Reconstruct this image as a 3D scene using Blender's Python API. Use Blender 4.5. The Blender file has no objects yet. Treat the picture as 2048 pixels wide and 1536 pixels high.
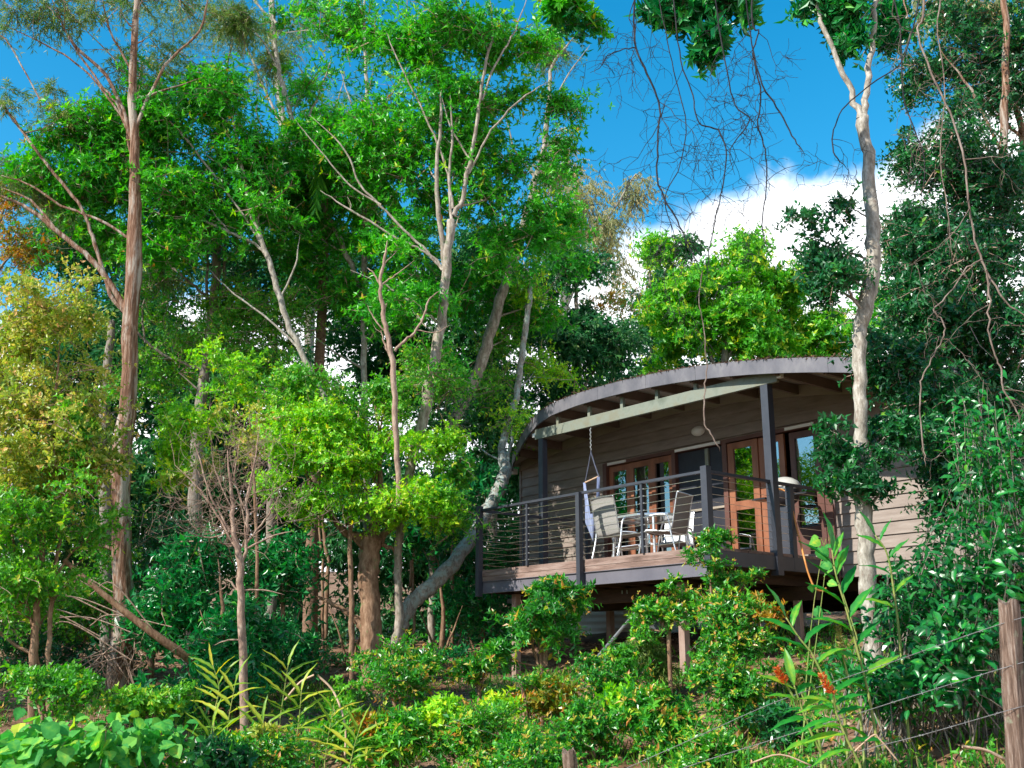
import bpy, math, random
import numpy as np
from mathutils import Vector, Matrix

random.seed(7)
rng = np.random.default_rng(7)
SC = bpy.context.scene
COL = SC.collection

# ------------------------------------------------------------------ camera
F_PX = 2135.0
PITCH = math.atan(558 / F_PX)
cam = bpy.data.cameras.new('camera')
cam.sensor_width = 36
cam.lens = 36 * F_PX / 2048
cam.clip_end = 3000
cam.dof.use_dof = True
cam.dof.focus_distance = 14.5
cam.dof.aperture_fstop = 4.5
co = bpy.data.objects.new('camera', cam)
co.rotation_euler = (math.pi / 2 + PITCH, 0, 0)
COL.objects.link(co)
SC.camera = co

# ------------------------------------------------------------------ sun and sky
SUN_EL = math.radians(37)
SUN_H = Vector((-0.84, -0.54)).normalized()          # horizontal direction towards the sun
S = Vector((SUN_H.x * math.cos(SUN_EL), SUN_H.y * math.cos(SUN_EL), math.sin(SUN_EL)))
sl = bpy.data.lights.new('sun', 'SUN')
sl.energy = 5.0
sl.angle = math.radians(0.5)
sl.color = (1.0, 0.95, 0.86)
so = bpy.data.objects.new('sun', sl)
so.rotation_euler = S.to_track_quat('Z', 'Y').to_euler()
COL.objects.link(so)

world = bpy.data.worlds.new('World')
SC.world = world
world.use_nodes = True
nt = world.node_tree
nt.nodes.clear()


def N(t, typ, **kw):
    n = t.nodes.new(typ)
    for k, v in kw.items():
        if k == 'ins':
            for a, b in v.items():
                n.inputs[a].default_value = b
        else:
            setattr(n, k, v)
    return n


def math_node(t, op, a, b=None, c=None, clamp=False):
    n = t.nodes.new('ShaderNodeMath')
    n.operation = op
    n.use_clamp = clamp
    for i, v in enumerate((a, b, c)):
        if v is None:
            continue
        if isinstance(v, (int, float)):
            n.inputs[i].default_value = v
        else:
            t.links.new(v, n.inputs[i])
    return n.outputs[0]


sky = N(nt, 'ShaderNodeTexSky', sky_type='NISHITA', sun_disc=False, sun_elevation=SUN_EL,
        sun_rotation=math.atan2(SUN_H.x, SUN_H.y), air_density=1.0, dust_density=0.3, ozone_density=2.0)
hs = N(nt, 'ShaderNodeHueSaturation', ins={'Hue': 0.482, 'Saturation': 1.45, 'Value': 1.25})
nt.links.new(sky.outputs[0], hs.inputs['Color'])
tc = N(nt, 'ShaderNodeTexCoord')
sep = N(nt, 'ShaderNodeSeparateXYZ')
nt.links.new(tc.outputs['Generated'], sep.inputs[0])
nz = N(nt, 'ShaderNodeTexNoise', ins={'Scale': 5.0, 'Detail': 9.0, 'Roughness': 0.56})
nt.links.new(tc.outputs['Generated'], nz.inputs['Vector'])
nz2 = N(nt, 'ShaderNodeTexNoise', ins={'Scale': 2.6, 'Detail': 7.0, 'Roughness': 0.6})
nt.links.new(tc.outputs['Generated'], nz2.inputs['Vector'])
thr = math_node(nt, 'MAXIMUM', math_node(nt, 'MULTIPLY_ADD', sep.outputs['X'], 0.30, 0.338), math_node(nt, 'MULTIPLY_ADD', math_node(nt, 'MULTIPLY', sep.outputs['X'], sep.outputs['X']), -0.25, 0.345))
wob = math_node(nt, 'MULTIPLY_ADD', nz.outputs[0], 0.16, -0.08)
top = math_node(nt, 'ADD', thr, wob)
diff = math_node(nt, 'SUBTRACT', top, sep.outputs['Z'])
mask = N(nt, 'ShaderNodeMapRange', interpolation_type='SMOOTHSTEP', ins={'From Min': -0.006, 'From Max': 0.02})
nt.links.new(diff, mask.inputs['Value'])
shade = N(nt, 'ShaderNodeMapRange', ins={'From Min': 0.35, 'From Max': 0.62, 'To Min': 0.80, 'To Max': 1.0})
nt.links.new(nz2.outputs[0], shade.inputs['Value'])
cloudc = N(nt, 'ShaderNodeMix', data_type='RGBA')
cloudc.inputs[6].default_value = (5.0, 5.6, 6.8, 1)
cloudc.inputs[7].default_value = (9.6, 9.8, 10.0, 1)
nt.links.new(shade.outputs[0], cloudc.inputs[0])
mixc = N(nt, 'ShaderNodeMix', data_type='RGBA')
nt.links.new(mask.outputs[0], mixc.inputs[0])
nt.links.new(hs.outputs[0], mixc.inputs[6])
nt.links.new(cloudc.outputs[2], mixc.inputs[7])
bg = N(nt, 'ShaderNodeBackground', ins={'Strength': 0.12})
nt.links.new(mixc.outputs[2], bg.inputs['Color'])
wo = N(nt, 'ShaderNodeOutputWorld')
nt.links.new(bg.outputs[0], wo.inputs['Surface'])

SC.view_settings.view_transform = 'Standard'
SC.view_settings.look = 'None'
SC.view_settings.gamma = 1
SC.view_settings.use_curve_mapping = False
SC.view_settings.exposure = 0.75
SC.render.engine = 'CYCLES'
SC.cycles.max_bounces = 7
SC.cycles.transparent_max_bounces = 12
SC.cycles.sample_clamp_indirect = 6
SC.cycles.caustics_reflective = False
SC.cycles.caustics_refractive = False

# ------------------------------------------------------------------ geometry helpers
CP, SP = math.cos(PITCH), math.sin(PITCH)


def ray(x, y):
    u = (x - 1024) / F_PX
    v = (768 - y) / F_PX
    return np.array([u, CP - v * SP, SP + v * CP])


def P(x, y, Y):
    """The place at distance Y in front of the viewpoint that the photo shows at x, y."""
    r = ray(x, y)
    return r * (Y / r[1])


def G(x, y):
    """Height of the ground."""
    x = np.asarray(x, float)
    y = np.asarray(y, float)
    rise = 0.22 * np.log1p(np.exp((x + 0.3) * 1.6)) / 1.6
    rise = np.minimum(rise, 1.3)
    h = -0.35 + 0.15 * (y - 17) + rise
    lo = -1.68 + 0.10 * rise
    h = lo + np.log1p(np.exp((h - lo) * 3)) / 3
    hi = 0.62
    h = hi - np.log1p(np.exp((hi - h) * 3)) / 3
    h = h + 0.17 * np.clip(y - 27, 0, 60) * (0.8 + 0.2 * np.sin(x * .05))
    far = np.clip((np.hypot(x, y) - 40) / 100, 0, 1)
    h = h * (1 - far) + 6.0 * far
    return h + 0.05 * np.sin(x * 1.7 + 1) * np.sin(y * 1.3) + 0.03 * np.sin(x * 3.9 + y * 2.7)


A2 = np.array([-0.633, 0.774])
A2 /= np.linalg.norm(A2)
B2 = np.array([A2[1], -A2[0]])
B2 = np.array([0.774, 0.633]) / np.linalg.norm([0.774, 0.633])
W0 = np.array([4.66, 15.4])


def L(t, d, z):
    """House frame: t along the front wall, d out from it, z up."""
    q = W0 + A2 * t - B2 * d
    return Vector((q[0], q[1], z))


def tag(o, label=None, cat=None, group=None, kind=None):
    if label:
        o['label'] = label
    if cat:
        o['category'] = cat
    if group:
        o['group'] = group
    if kind:
        o['kind'] = kind
    return o


def empty(name, loc=(0, 0, 0), rz=0, parent=None):
    o = bpy.data.objects.new(name, None)
    o.location = loc
    o.rotation_euler = (0, 0, rz)
    if parent:
        o.parent = parent
    COL.objects.link(o)
    return o


class MB:
    """Collects vertices, triangles and quads, and links them as one mesh object."""

    def __init__(self):
        self.v, self.f, self.t, self.n = [], [], [], 0

    def add(self, verts, faces, tint=None):
        verts = np.asarray(verts, float).reshape(-1, 3)
        faces = np.asarray(faces, int)
        self.v.append(verts)
        self.f.append(faces + self.n)
        self.t.append(np.full(len(verts), 0.5) if tint is None else np.asarray(tint, float))
        self.n += len(verts)
        return self

    def box(self, t0, t1, d0, d1, z0, z1):
        """Box in the house frame."""
        c = [L(t, d, z) for z in (z0, z1) for t, d in ((t0, d0), (t1, d0), (t1, d1), (t0, d1))]
        return self.add([tuple(p) for p in c], BOXF)

    def wbox(self, x0, x1, y0, y1, z0, z1):
        c = [(x, y, z) for z in (z0, z1) for x, y in ((x0, y0), (x1, y0), (x1, y1), (x0, y1))]
        return self.add(c, BOXF)

    def tube(self, pts, r, sides=6, caps=True):
        pts = np.asarray([tuple(p) for p in pts], float)
        r = np.full(len(pts), float(r)) if np.isscalar(r) else np.asarray(r, float)
        v, f = tubes(pts[None], r[None], sides)
        self.add(v, f)
        if caps:
            k = len(pts)
            b = self.n - len(v)
            for ring in (0, k - 1):
                cen = pts[ring]
                ringi = np.arange(sides) + b + ring * sides
                self.v.append(cen[None])
                self.t.append(np.array([0.5]))
                ci = self.n
                self.n += 1
                self.f.append(np.array([[ringi[i], ringi[(i + 1) % sides], ci] for i in range(sides)]))
        return self

    def build(self, name, mat, parent=None, smooth=False, label=None, kind=None):
        me = mesh_from(self.v, self.f, self.t, name, mat, smooth)
        o = bpy.data.objects.new(name, me)
        COL.objects.link(o)
        if parent is not None:
            o.parent = parent
            o.matrix_parent_inverse = Matrix.Translation(-Vector(parent.location)) if parent.rotation_euler.z == 0 else Matrix()
        if label:
            o['label'] = label
        if kind:
            o['kind'] = kind
        return o


BOXF = [(0, 3, 2, 1), (4, 5, 6, 7), (0, 1, 5, 4), (1, 2, 6, 5), (2, 3, 7, 6), (3, 0, 4, 7)]


def mesh_from(vl, fl, tl, name, mat, smooth=False):
    me = bpy.data.meshes.new(name)
    v = np.concatenate(vl)
    tri = [f for f in fl if f.shape[1] == 3]
    quad = [f for f in fl if f.shape[1] == 4]
    tri = np.concatenate(tri) if tri else np.zeros((0, 3), int)
    quad = np.concatenate(quad) if quad else np.zeros((0, 4), int)
    loops = np.concatenate([tri.ravel(), quad.ravel()]).astype(np.int32)
    starts = np.concatenate([np.arange(len(tri)) * 3, len(tri) * 3 + np.arange(len(quad)) * 4]).astype(np.int32)
    me.vertices.add(len(v))
    me.vertices.foreach_set('co', v.astype(np.float32).ravel())
    me.loops.add(len(loops))
    me.loops.foreach_set('vertex_index', loops)
    me.polygons.add(len(starts))
    me.polygons.foreach_set('loop_start', starts)
    me.polygons.foreach_set('use_smooth', np.full(len(starts), bool(smooth)))
    t = np.concatenate(tl).astype(np.float32)
    at = me.attributes.new('tint', 'FLOAT', 'POINT')
    at.data.foreach_set('value', t)
    me.update(calc_edges=True)
    if mat:
        me.materials.append(mat)
    return me


def nrm(a):
    return a / np.maximum(np.linalg.norm(a, axis=-1, keepdims=True), 1e-9)


def tubes(pts, rad, sides):
    """pts (N,n,3), rad (N,n) -> vertices and quads of N swept tubes."""
    Nn, n, _ = pts.shape
    tan = nrm(np.gradient(pts, axis=1))
    ref = nrm(pts[:, -1] - pts[:, 0])
    alt = np.where(np.abs(ref[:, 2:3]) > 0.8, np.array([[1.0, 0, 0]]), np.array([[0, 0, 1.0]]))
    s = nrm(np.cross(tan, alt[:, None, :]))
    u = np.cross(s, tan)
    ang = np.arange(sides) * 2 * math.pi / sides
    v = pts[:, :, None, :] + rad[:, :, None, None] * (s[:, :, None, :] * np.cos(ang)[None, None, :, None] + u[:, :, None, :] * np.sin(ang)[None, None, :, None])
    idx = np.arange(Nn * n * sides).reshape(Nn, n, sides)
    a = idx[:, :-1]
    b = idx[:, 1:]
    f = np.stack([a, np.roll(a, -1, 2), np.roll(b, -1, 2), b], -1).reshape(-1, 4)
    return v.reshape(-1, 3), f


def spline(pts, seg=5):
    """Catmull-Rom through rows of pts."""
    p = np.asarray(pts, float)
    if len(p) < 3:
        k = np.linspace(0, 1, seg + 1)[:, None]
        return p[0] * (1 - k) + p[-1] * k
    q = np.vstack([2 * p[0] - p[1], p, 2 * p[-1] - p[-2]])
    out = []
    for i in range(1, len(q) - 2):
        for k in np.linspace(0, 1, seg, endpoint=False):
            out.append(0.5 * ((2 * q[i]) + (-q[i - 1] + q[i + 1]) * k + (2 * q[i - 1] - 5 * q[i] + 4 * q[i + 1] - q[i + 2]) * k ** 2
                              + (-q[i - 1] + 3 * q[i] - 3 * q[i + 1] + q[i + 2]) * k ** 3))
    out.append(p[-1])
    return np.array(out)


# ------------------------------------------------------------------ materials
def new_mat(name):
    m = bpy.data.materials.new(name)
    m.use_nodes = True
    t = m.node_tree
    return m, t, t.nodes['Principled BSDF']


def ramp(t, fac, stops):
    r = t.nodes.new('ShaderNodeValToRGB')
    el = r.color_ramp.elements
    while len(el) < len(stops):
        el.new(0.5)
    for e, (p, c) in zip(el, stops):
        e.position = p
        e.color = (*c, 1)
    t.links.new(fac, r.inputs[0])
    return r.outputs[0]


def noisy(name, cols, scale=4, detail=6, rough=0.6, stretch=(1, 1, 1), bump=0.2, bscale=None, metallic=0, spec=0.4, lo=0.3, hi=0.7, dist=0.02):
    """Surface whose colour wanders between the given colours, with fine relief."""
    m, t, b = new_mat(name)
    tc = t.nodes.new('ShaderNodeTexCoord')
    mp = t.nodes.new('ShaderNodeMapping')
    mp.inputs['Scale'].default_value = stretch
    t.links.new(tc.outputs['Object'], mp.inputs[0])
    n = N(t, 'ShaderNodeTexNoise', ins={'Scale': scale, 'Detail': detail, 'Roughness': 0.62})
    t.links.new(mp.outputs[0], n.inputs['Vector'])
    k = len(cols)
    stops = [(lo + (hi - lo) * i / max(k - 1, 1), c) for i, c in enumerate(cols)]
    t.links.new(ramp(t, n.outputs[0], stops), b.inputs['Base Color'])
    b.inputs['Roughness'].default_value = rough
    b.inputs['Metallic'].default_value = metallic
    b.inputs['Specular IOR Level'].default_value = spec
    if bump:
        n2 = N(t, 'ShaderNodeTexNoise', ins={'Scale': bscale or scale * 4, 'Detail': 5, 'Roughness': 0.6})
        t.links.new(mp.outputs[0], n2.inputs['Vector'])
        bp = N(t, 'ShaderNodeBump', ins={'Strength': bump, 'Distance': dist})
        t.links.new(n2.outputs[0], bp.inputs['Height'])
        t.links.new(bp.outputs[0], b.inputs['Normal'])
    return m


def leaf_mat(name, stops, trans=0.38, rough=0.42, spec=0.45, vein=False):
    """Leaf blade: its colour follows the leaf's own tint, some light passes through it."""
    m, t, b = new_mat(name)
    at = t.nodes.new('ShaderNodeAttribute')
    at.attribute_name = 'tint'
    fac = at.outputs['Fac']
    if vein:
        oi = t.nodes.new('ShaderNodeObjectInfo')
        fac = math_node(t, 'MULTIPLY_ADD', oi.outputs['Random'], 0.6, fac)
        fac = math_node(t, 'ADD', fac, -0.3, clamp=True)
        tcx = t.nodes.new('ShaderNodeTexCoord')
        mpx = t.nodes.new('ShaderNodeMapping')
        t.links.new(tcx.outputs['Object'], mpx.inputs[0])
        nn = N(t, 'ShaderNodeTexNoise', ins={'Scale': 3, 'Detail': 6, 'Roughness': 0.7})
        t.links.new(mpx.outputs[0], nn.inputs['Vector'])
        w = math_node(t, 'MULTIPLY_ADD', nn.outputs[0], 0.9, -0.45)
        fac = math_node(t, 'ADD', fac, w, clamp=True)
    c = ramp(t, fac, stops)
    t.links.new(c, b.inputs['Base Color'])
    b.inputs['Roughness'].default_value = rough
    b.inputs['Specular IOR Level'].default_value = spec
    tr = t.nodes.new('ShaderNodeBsdfTranslucent')
    hs_ = N(t, 'ShaderNodeHueSaturation', ins={'Hue': 0.495, 'Saturation': 1.1, 'Value': 1.6})
    t.links.new(c, hs_.inputs['Color'])
    t.links.new(hs_.outputs[0], tr.inputs['Color'])
    mx = N(t, 'ShaderNodeMixShader', ins={0: trans})
    t.links.new(b.outputs[0], mx.inputs[1])
    t.links.new(tr.outputs[0], mx.inputs[2])
    t.links.new(mx.outputs[0], t.nodes['Material Output'].inputs['Surface'])
    return m


def bark_mat(name, dark, mid, light, patch=None, scale=6, stretch=(1, 1, 0.35), bump=0.5, rings=0, pa=0.55, pb=0.62, ps=None):
    m, t, b = new_mat(name)
    tc = t.nodes.new('ShaderNodeTexCoord')
    mp = t.nodes.new('ShaderNodeMapping')
    mp.inputs['Scale'].default_value = stretch
    t.links.new(tc.outputs['Object'], mp.inputs[0])
    n = N(t, 'ShaderNodeTexNoise', ins={'Scale': scale * 3, 'Detail': 8, 'Roughness': 0.7})
    t.links.new(mp.outputs[0], n.inputs['Vector'])
    c = ramp(t, n.outputs[0], [(0.3, dark), (0.5, mid), (0.68, light)])
    if patch:
        n2 = N(t, 'ShaderNodeTexNoise', ins={'Scale': scale * 1.1, 'Detail': 6, 'Roughness': 0.65})
        if ps:
            mp2 = t.nodes.new('ShaderNodeMapping')
            mp2.inputs['Scale'].default_value = ps
            t.links.new(tc.outputs['Object'], mp2.inputs[0])
            t.links.new(mp2.outputs[0], n2.inputs['Vector'])
        else:
            t.links.new(tc.outputs['Object'], n2.inputs['Vector'])
        mr = N(t, 'ShaderNodeMapRange', ins={'From Min': pa, 'From Max': pb})
        t.links.new(n2.outputs[0], mr.inputs[0])
        mx = N(t, 'ShaderNodeMix', data_type='RGBA')
        t.links.new(mr.outputs[0], mx.inputs[0])
        t.links.new(c, mx.inputs[6])
        mx.inputs[7].default_value = (*patch, 1)
        c = mx.outputs[2]
    t.links.new(c, b.inputs['Base Color'])
    b.inputs['Roughness'].default_value = 0.85
    b.inputs['Specular IOR Level'].default_value = 0.2
    bp = N(t, 'ShaderNodeBump', ins={'Strength': bump, 'Distance': 0.03})
    t.links.new(n.outputs[0], bp.inputs['Height'])
    t.links.new(bp.outputs[0], b.inputs['Normal'])
    return m


M = {}
# greens: dark, mid, bright, new growth
M['whorl'] = leaf_mat('whorled_leaf', [(0, (.012, .11, .02)), (.45, (.04, .33, .022)), (.8, (.14, .54, .025)), (.93, (.36, .60, .03)), (1, (.45, .16, .03))], rough=.4, spec=.45)
M['lime'] = leaf_mat('lime_leaf', [(0, (.03, .18, .014)), (.4, (.11, .42, .016)), (.75, (.30, .62, .018)), (.95, (.58, .66, .025)), (1, (.6, .32, .03))], spec=.5)
M['fresh'] = leaf_mat('fresh_leaf', [(0, (.02, .14, .02)), (.4, (.07, .32, .03)), (.75, (.2, .5, .035)), (1, (.5, .5, .06))])
M['olive'] = leaf_mat('olive_leaf', [(0, (.06, .16, .025)), (.4, (.24, .38, .045)), (.75, (.50, .46, .08)), (1, (.72, .40, .18))])
M['dark'] = leaf_mat('dark_leaf', [(0, (.006, .05, .016)), (.5, (.012, .12, .03)), (.85, (.03, .22, .03)), (1, (.16, .32, .02))], trans=.28, rough=.33, spec=.6)  # shade on the right-hand trees is put into this leaf colour
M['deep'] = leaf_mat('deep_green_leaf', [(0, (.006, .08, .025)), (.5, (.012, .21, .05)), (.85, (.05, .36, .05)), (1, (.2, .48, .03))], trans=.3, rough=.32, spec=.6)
M['bush'] = leaf_mat('bush_leaf', [(0, (.018, .13, .022)), (.4, (.05, .31, .03)), (.7, (.17, .48, .035)), (.9, (.46, .54, .05)), (1, (.66, .26, .09))], rough=.35, spec=.6)
M['rust'] = leaf_mat('rusty_leaf', [(0, (.03, .1, .01)), (.4, (.12, .22, .02)), (.7, (.4, .25, .02)), (1, (.5, .12, .02))])
M['gum'] = leaf_mat('gum_leaf', [(0, (.09, .14, .07)), (.5, (.24, .28, .12)), (1, (.52, .42, .2))], trans=.45)
M['feather'] = leaf_mat('feathery_leaf', [(0, (.04, .11, .02)), (.5, (.12, .24, .05)), (1, (.36, .36, .1))], trans=.4)
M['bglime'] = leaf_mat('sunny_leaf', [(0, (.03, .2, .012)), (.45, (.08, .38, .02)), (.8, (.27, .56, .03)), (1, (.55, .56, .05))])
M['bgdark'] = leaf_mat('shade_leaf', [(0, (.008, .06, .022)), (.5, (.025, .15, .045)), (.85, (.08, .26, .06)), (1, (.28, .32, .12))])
M['heart'] = leaf_mat('heart_leaf', [(0, (.02, .16, .025)), (.45, (.06, .32, .06)), (.8, (.2, .48, .06)), (1, (.5, .55, .06))], vein=True, rough=.62, spec=.25)
M['shrub'] = leaf_mat('shrub_leaf', [(0, (.008, .08, .02)), (.5, (.014, .17, .03)), (.85, (.03, .28, .04)), (1, (.14, .42, .03))], trans=.3, rough=.3, spec=.6, vein=True)
M['ginger'] = leaf_mat('ginger_leaf', [(0, (.01, .13, .02)), (.5, (.03, .28, .03)), (.85, (.22, .42, .03)), (1, (.4, .42, .03))], vein=True, rough=.35, spec=.5)
M['strap'] = leaf_mat('strap_leaf', [(0, (.06, .2, .02)), (.5, (.28, .42, .03)), (.85, (.55, .5, .05)), (1, (.5, .28, .06))], vein=True)
M['grass'] = leaf_mat('grass_blade', [(0, (.02, .12, .01)), (.5, (.06, .28, .02)), (.85, (.3, .4, .05)), (1, (.5, .4, .15))])
M['litter'] = leaf_mat('dead_leaf', [(0, (.06, .035, .022)), (.4, (.15, .085, .05)), (.75, (.32, .21, .13)), (1, (.5, .38, .26))], trans=.1, rough=.8)
M['bark_pale'] = bark_mat('pale_bark', (.13, .095, .07), (.27, .225, .18), (.46, .41, .35), patch=(.14, .17, .1), pa=.56, pb=.64)
M['bark_lichen'] = bark_mat('lichen_bark', (.1, .09, .08), (.26, .24, .21), (.45, .44, .4), patch=(.30, .36, .34), pa=.48, pb=.56, scale=9, bump=.9)
M['bark_white'] = bark_mat('white_bark', (.12, .1, .08), (.30, .27, .22), (.52, .48, .42), patch=(.18, .13, .1), pa=.56, pb=.7, scale=8)
M['bark_brown'] = bark_mat('brown_bark', (.09, .045, .025), (.22, .13, .08), (.36, .24, .16), patch=(.16, .2, .08), pa=.6, pb=.7)
M['bark_string'] = bark_mat('stringy_bark', (.035, .018, .011), (.19, .095, .055), (.42, .3, .22), scale=7, stretch=(1.6, 1.6, .12), bump=1.0, patch=(.40, .34, .28), pa=.5, pb=.62, ps=(1, 1, .16))
M['bark_palm'] = bark_mat('palm_bark', (.08, .045, .03), (.2, .12, .08), (.28, .18, .13), scale=5, stretch=(1, 1, 2.5))
M['bark_twig'] = bark_mat('twig_bark', (.14, .09, .07), (.3, .2, .15), (.46, .36, .28))
M['bark_grey'] = bark_mat('grey_bark', (.08, .065, .055), (.2, .17, .14), (.34, .3, .25))
M['vine'] = bark_mat('vine_bark', (.010, .010, .013), (.026, .024, .028), (.05, .045, .045))  # near-black: the backlit silhouette is put into the bark colour
M['vine_pink'] = bark_mat('pinkish_vine_bark', (.08, .055, .045), (.2, .15, .12), (.34, .28, .24))
M['stem_green'] = noisy('green_stem', [(.1, .2, .03), (.3, .28, .08)], scale=10, bump=.1)


# ------------------------------------------------------------------ foliage engine
LEAF4 = (np.array([[0, 0, 0], [.42, -.5, .10], [1, 0, -.08], [.42, .5, .10]]), np.array([[0, 1, 2], [0, 2, 3]]))
LEAF7 = (np.array([[0, 0, 0], [.25, -.40, .09], [.62, -.42, .07], [1, 0, -.16], [.62, .42, .07], [.25, .40, .09], [.45, 0, -.01]]),
         np.array([[0, 1, 6], [1, 2, 6], [2, 3, 6], [3, 4, 6], [4, 5, 6], [5, 0, 6]]))
LEAFN = (np.array([[0, 0, 0], [.5, -.5, .04], [1, 0, -.1], [.5, .5, .04]]), np.array([[0, 1, 2], [0, 2, 3]]))


def put_leaves(mb, pos, dr, nr, ln, wd, tint, tpl):
    dr = nrm(dr)
    nr = nrm(nr - (nr * dr).sum(-1, keepdims=True) * dr)
    sd = np.cross(dr, nr)
    V, Fc = tpl
    k = len(V)
    v = (pos[:, None] + dr[:, None] * (V[None, :, 0:1] * ln[:, None, None]) + sd[:, None] * (V[None, :, 1:2] * wd[:, None, None])
         + nr[:, None] * (V[None, :, 2:3] * ln[:, None, None]))
    f = (Fc[None] + (np.arange(len(pos)) * k)[:, None, None]).reshape(-1, 3)
    mb.add(v.reshape(-1, 3), f, np.repeat(tint, k))


STY = dict(
    whorl=dict(mat='whorl', L=.112, W=.038, twigs=12, nodes=3, k=6, phi=(40, 85), up=.5, droop=.05, tpl=LEAF4, tint=.48, tj=.2, tip=.04),
    lime=dict(mat='lime', L=.064, W=.036, twigs=16, nodes=5, k=3, phi=(35, 85), up=.45, droop=.1, tpl=LEAF4, tint=.62, tj=.26, tip=.06),
    olive=dict(mat='olive', L=.064, W=.037, twigs=13, nodes=5, k=3, phi=(30, 85), up=.3, droop=.2, tpl=LEAF4, tint=.5, tj=.25, tip=.1),
    fresh=dict(mat='fresh', L=.062, W=.035, twigs=14, nodes=5, k=3, phi=(35, 85), up=.3, droop=.2, tpl=LEAF4, tint=.5, tj=.25, tip=.08),
    spray=dict(mat='whorl', L=.115, W=.038, twigs=7, nodes=3, k=6, phi=(40, 85), up=.6, droop=.0, tpl=LEAF4, tint=.5, tj=.22, tip=.05),
    dark=dict(mat='dark', L=.07, W=.036, twigs=11, nodes=5, k=3, phi=(40, 90), up=.1, droop=.25, tpl=LEAF4, tint=.45, tj=.25, tip=.02),
    deep=dict(mat='deep', L=.13, W=.05, twigs=9, nodes=5, k=3, phi=(40, 90), up=.2, droop=.35, tpl=LEAF4, tint=.45, tj=.3, tip=.02),
    bush=dict(mat='bush', L=.056, W=.027, twigs=14, nodes=7, k=2, phi=(30, 70), up=.8, droop=0, tpl=LEAF4, tint=.42, tj=.3, tip=.17),
    bushlong=dict(mat='bush', L=.085, W=.03, twigs=12, nodes=6, k=3, phi=(35, 85), up=.6, droop=.1, tpl=LEAF4, tint=.35, tj=.22, tip=.15),
    rust=dict(mat='rust', L=.07, W=.035, twigs=12, nodes=5, k=3, phi=(35, 85), up=.3, droop=.1, tpl=LEAF4, tint=.6, tj=.3, tip=.1),
    gum=dict(mat='gum', L=.16, W=.032, twigs=12, nodes=6, k=3, phi=(20, 60), up=-.1, droop=.5, tpl=LEAFN, tint=.55, tj=.3, tip=.1, hang=.9),
    feather=dict(mat='feather', L=.11, W=.012, twigs=13, nodes=6, k=4, phi=(20, 60), up=.1, droop=.35, tpl=LEAFN, tint=.5, tj=.3, tip=.05, hang=.25),
    bglime=dict(mat='bglime', L=.14, W=.065, twigs=15, nodes=5, k=4, phi=(35, 85), up=.45, droop=.1, tpl=LEAF4, tint=.5, tj=.22, tip=.2),
    bgdark=dict(mat='bgdark', L=.15, W=.06, twigs=12, nodes=5, k=3, phi=(30, 80), up=.1, droop=.3, tpl=LEAF4, tint=.5, tj=.28, tip=.05, hang=.4),
)


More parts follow.
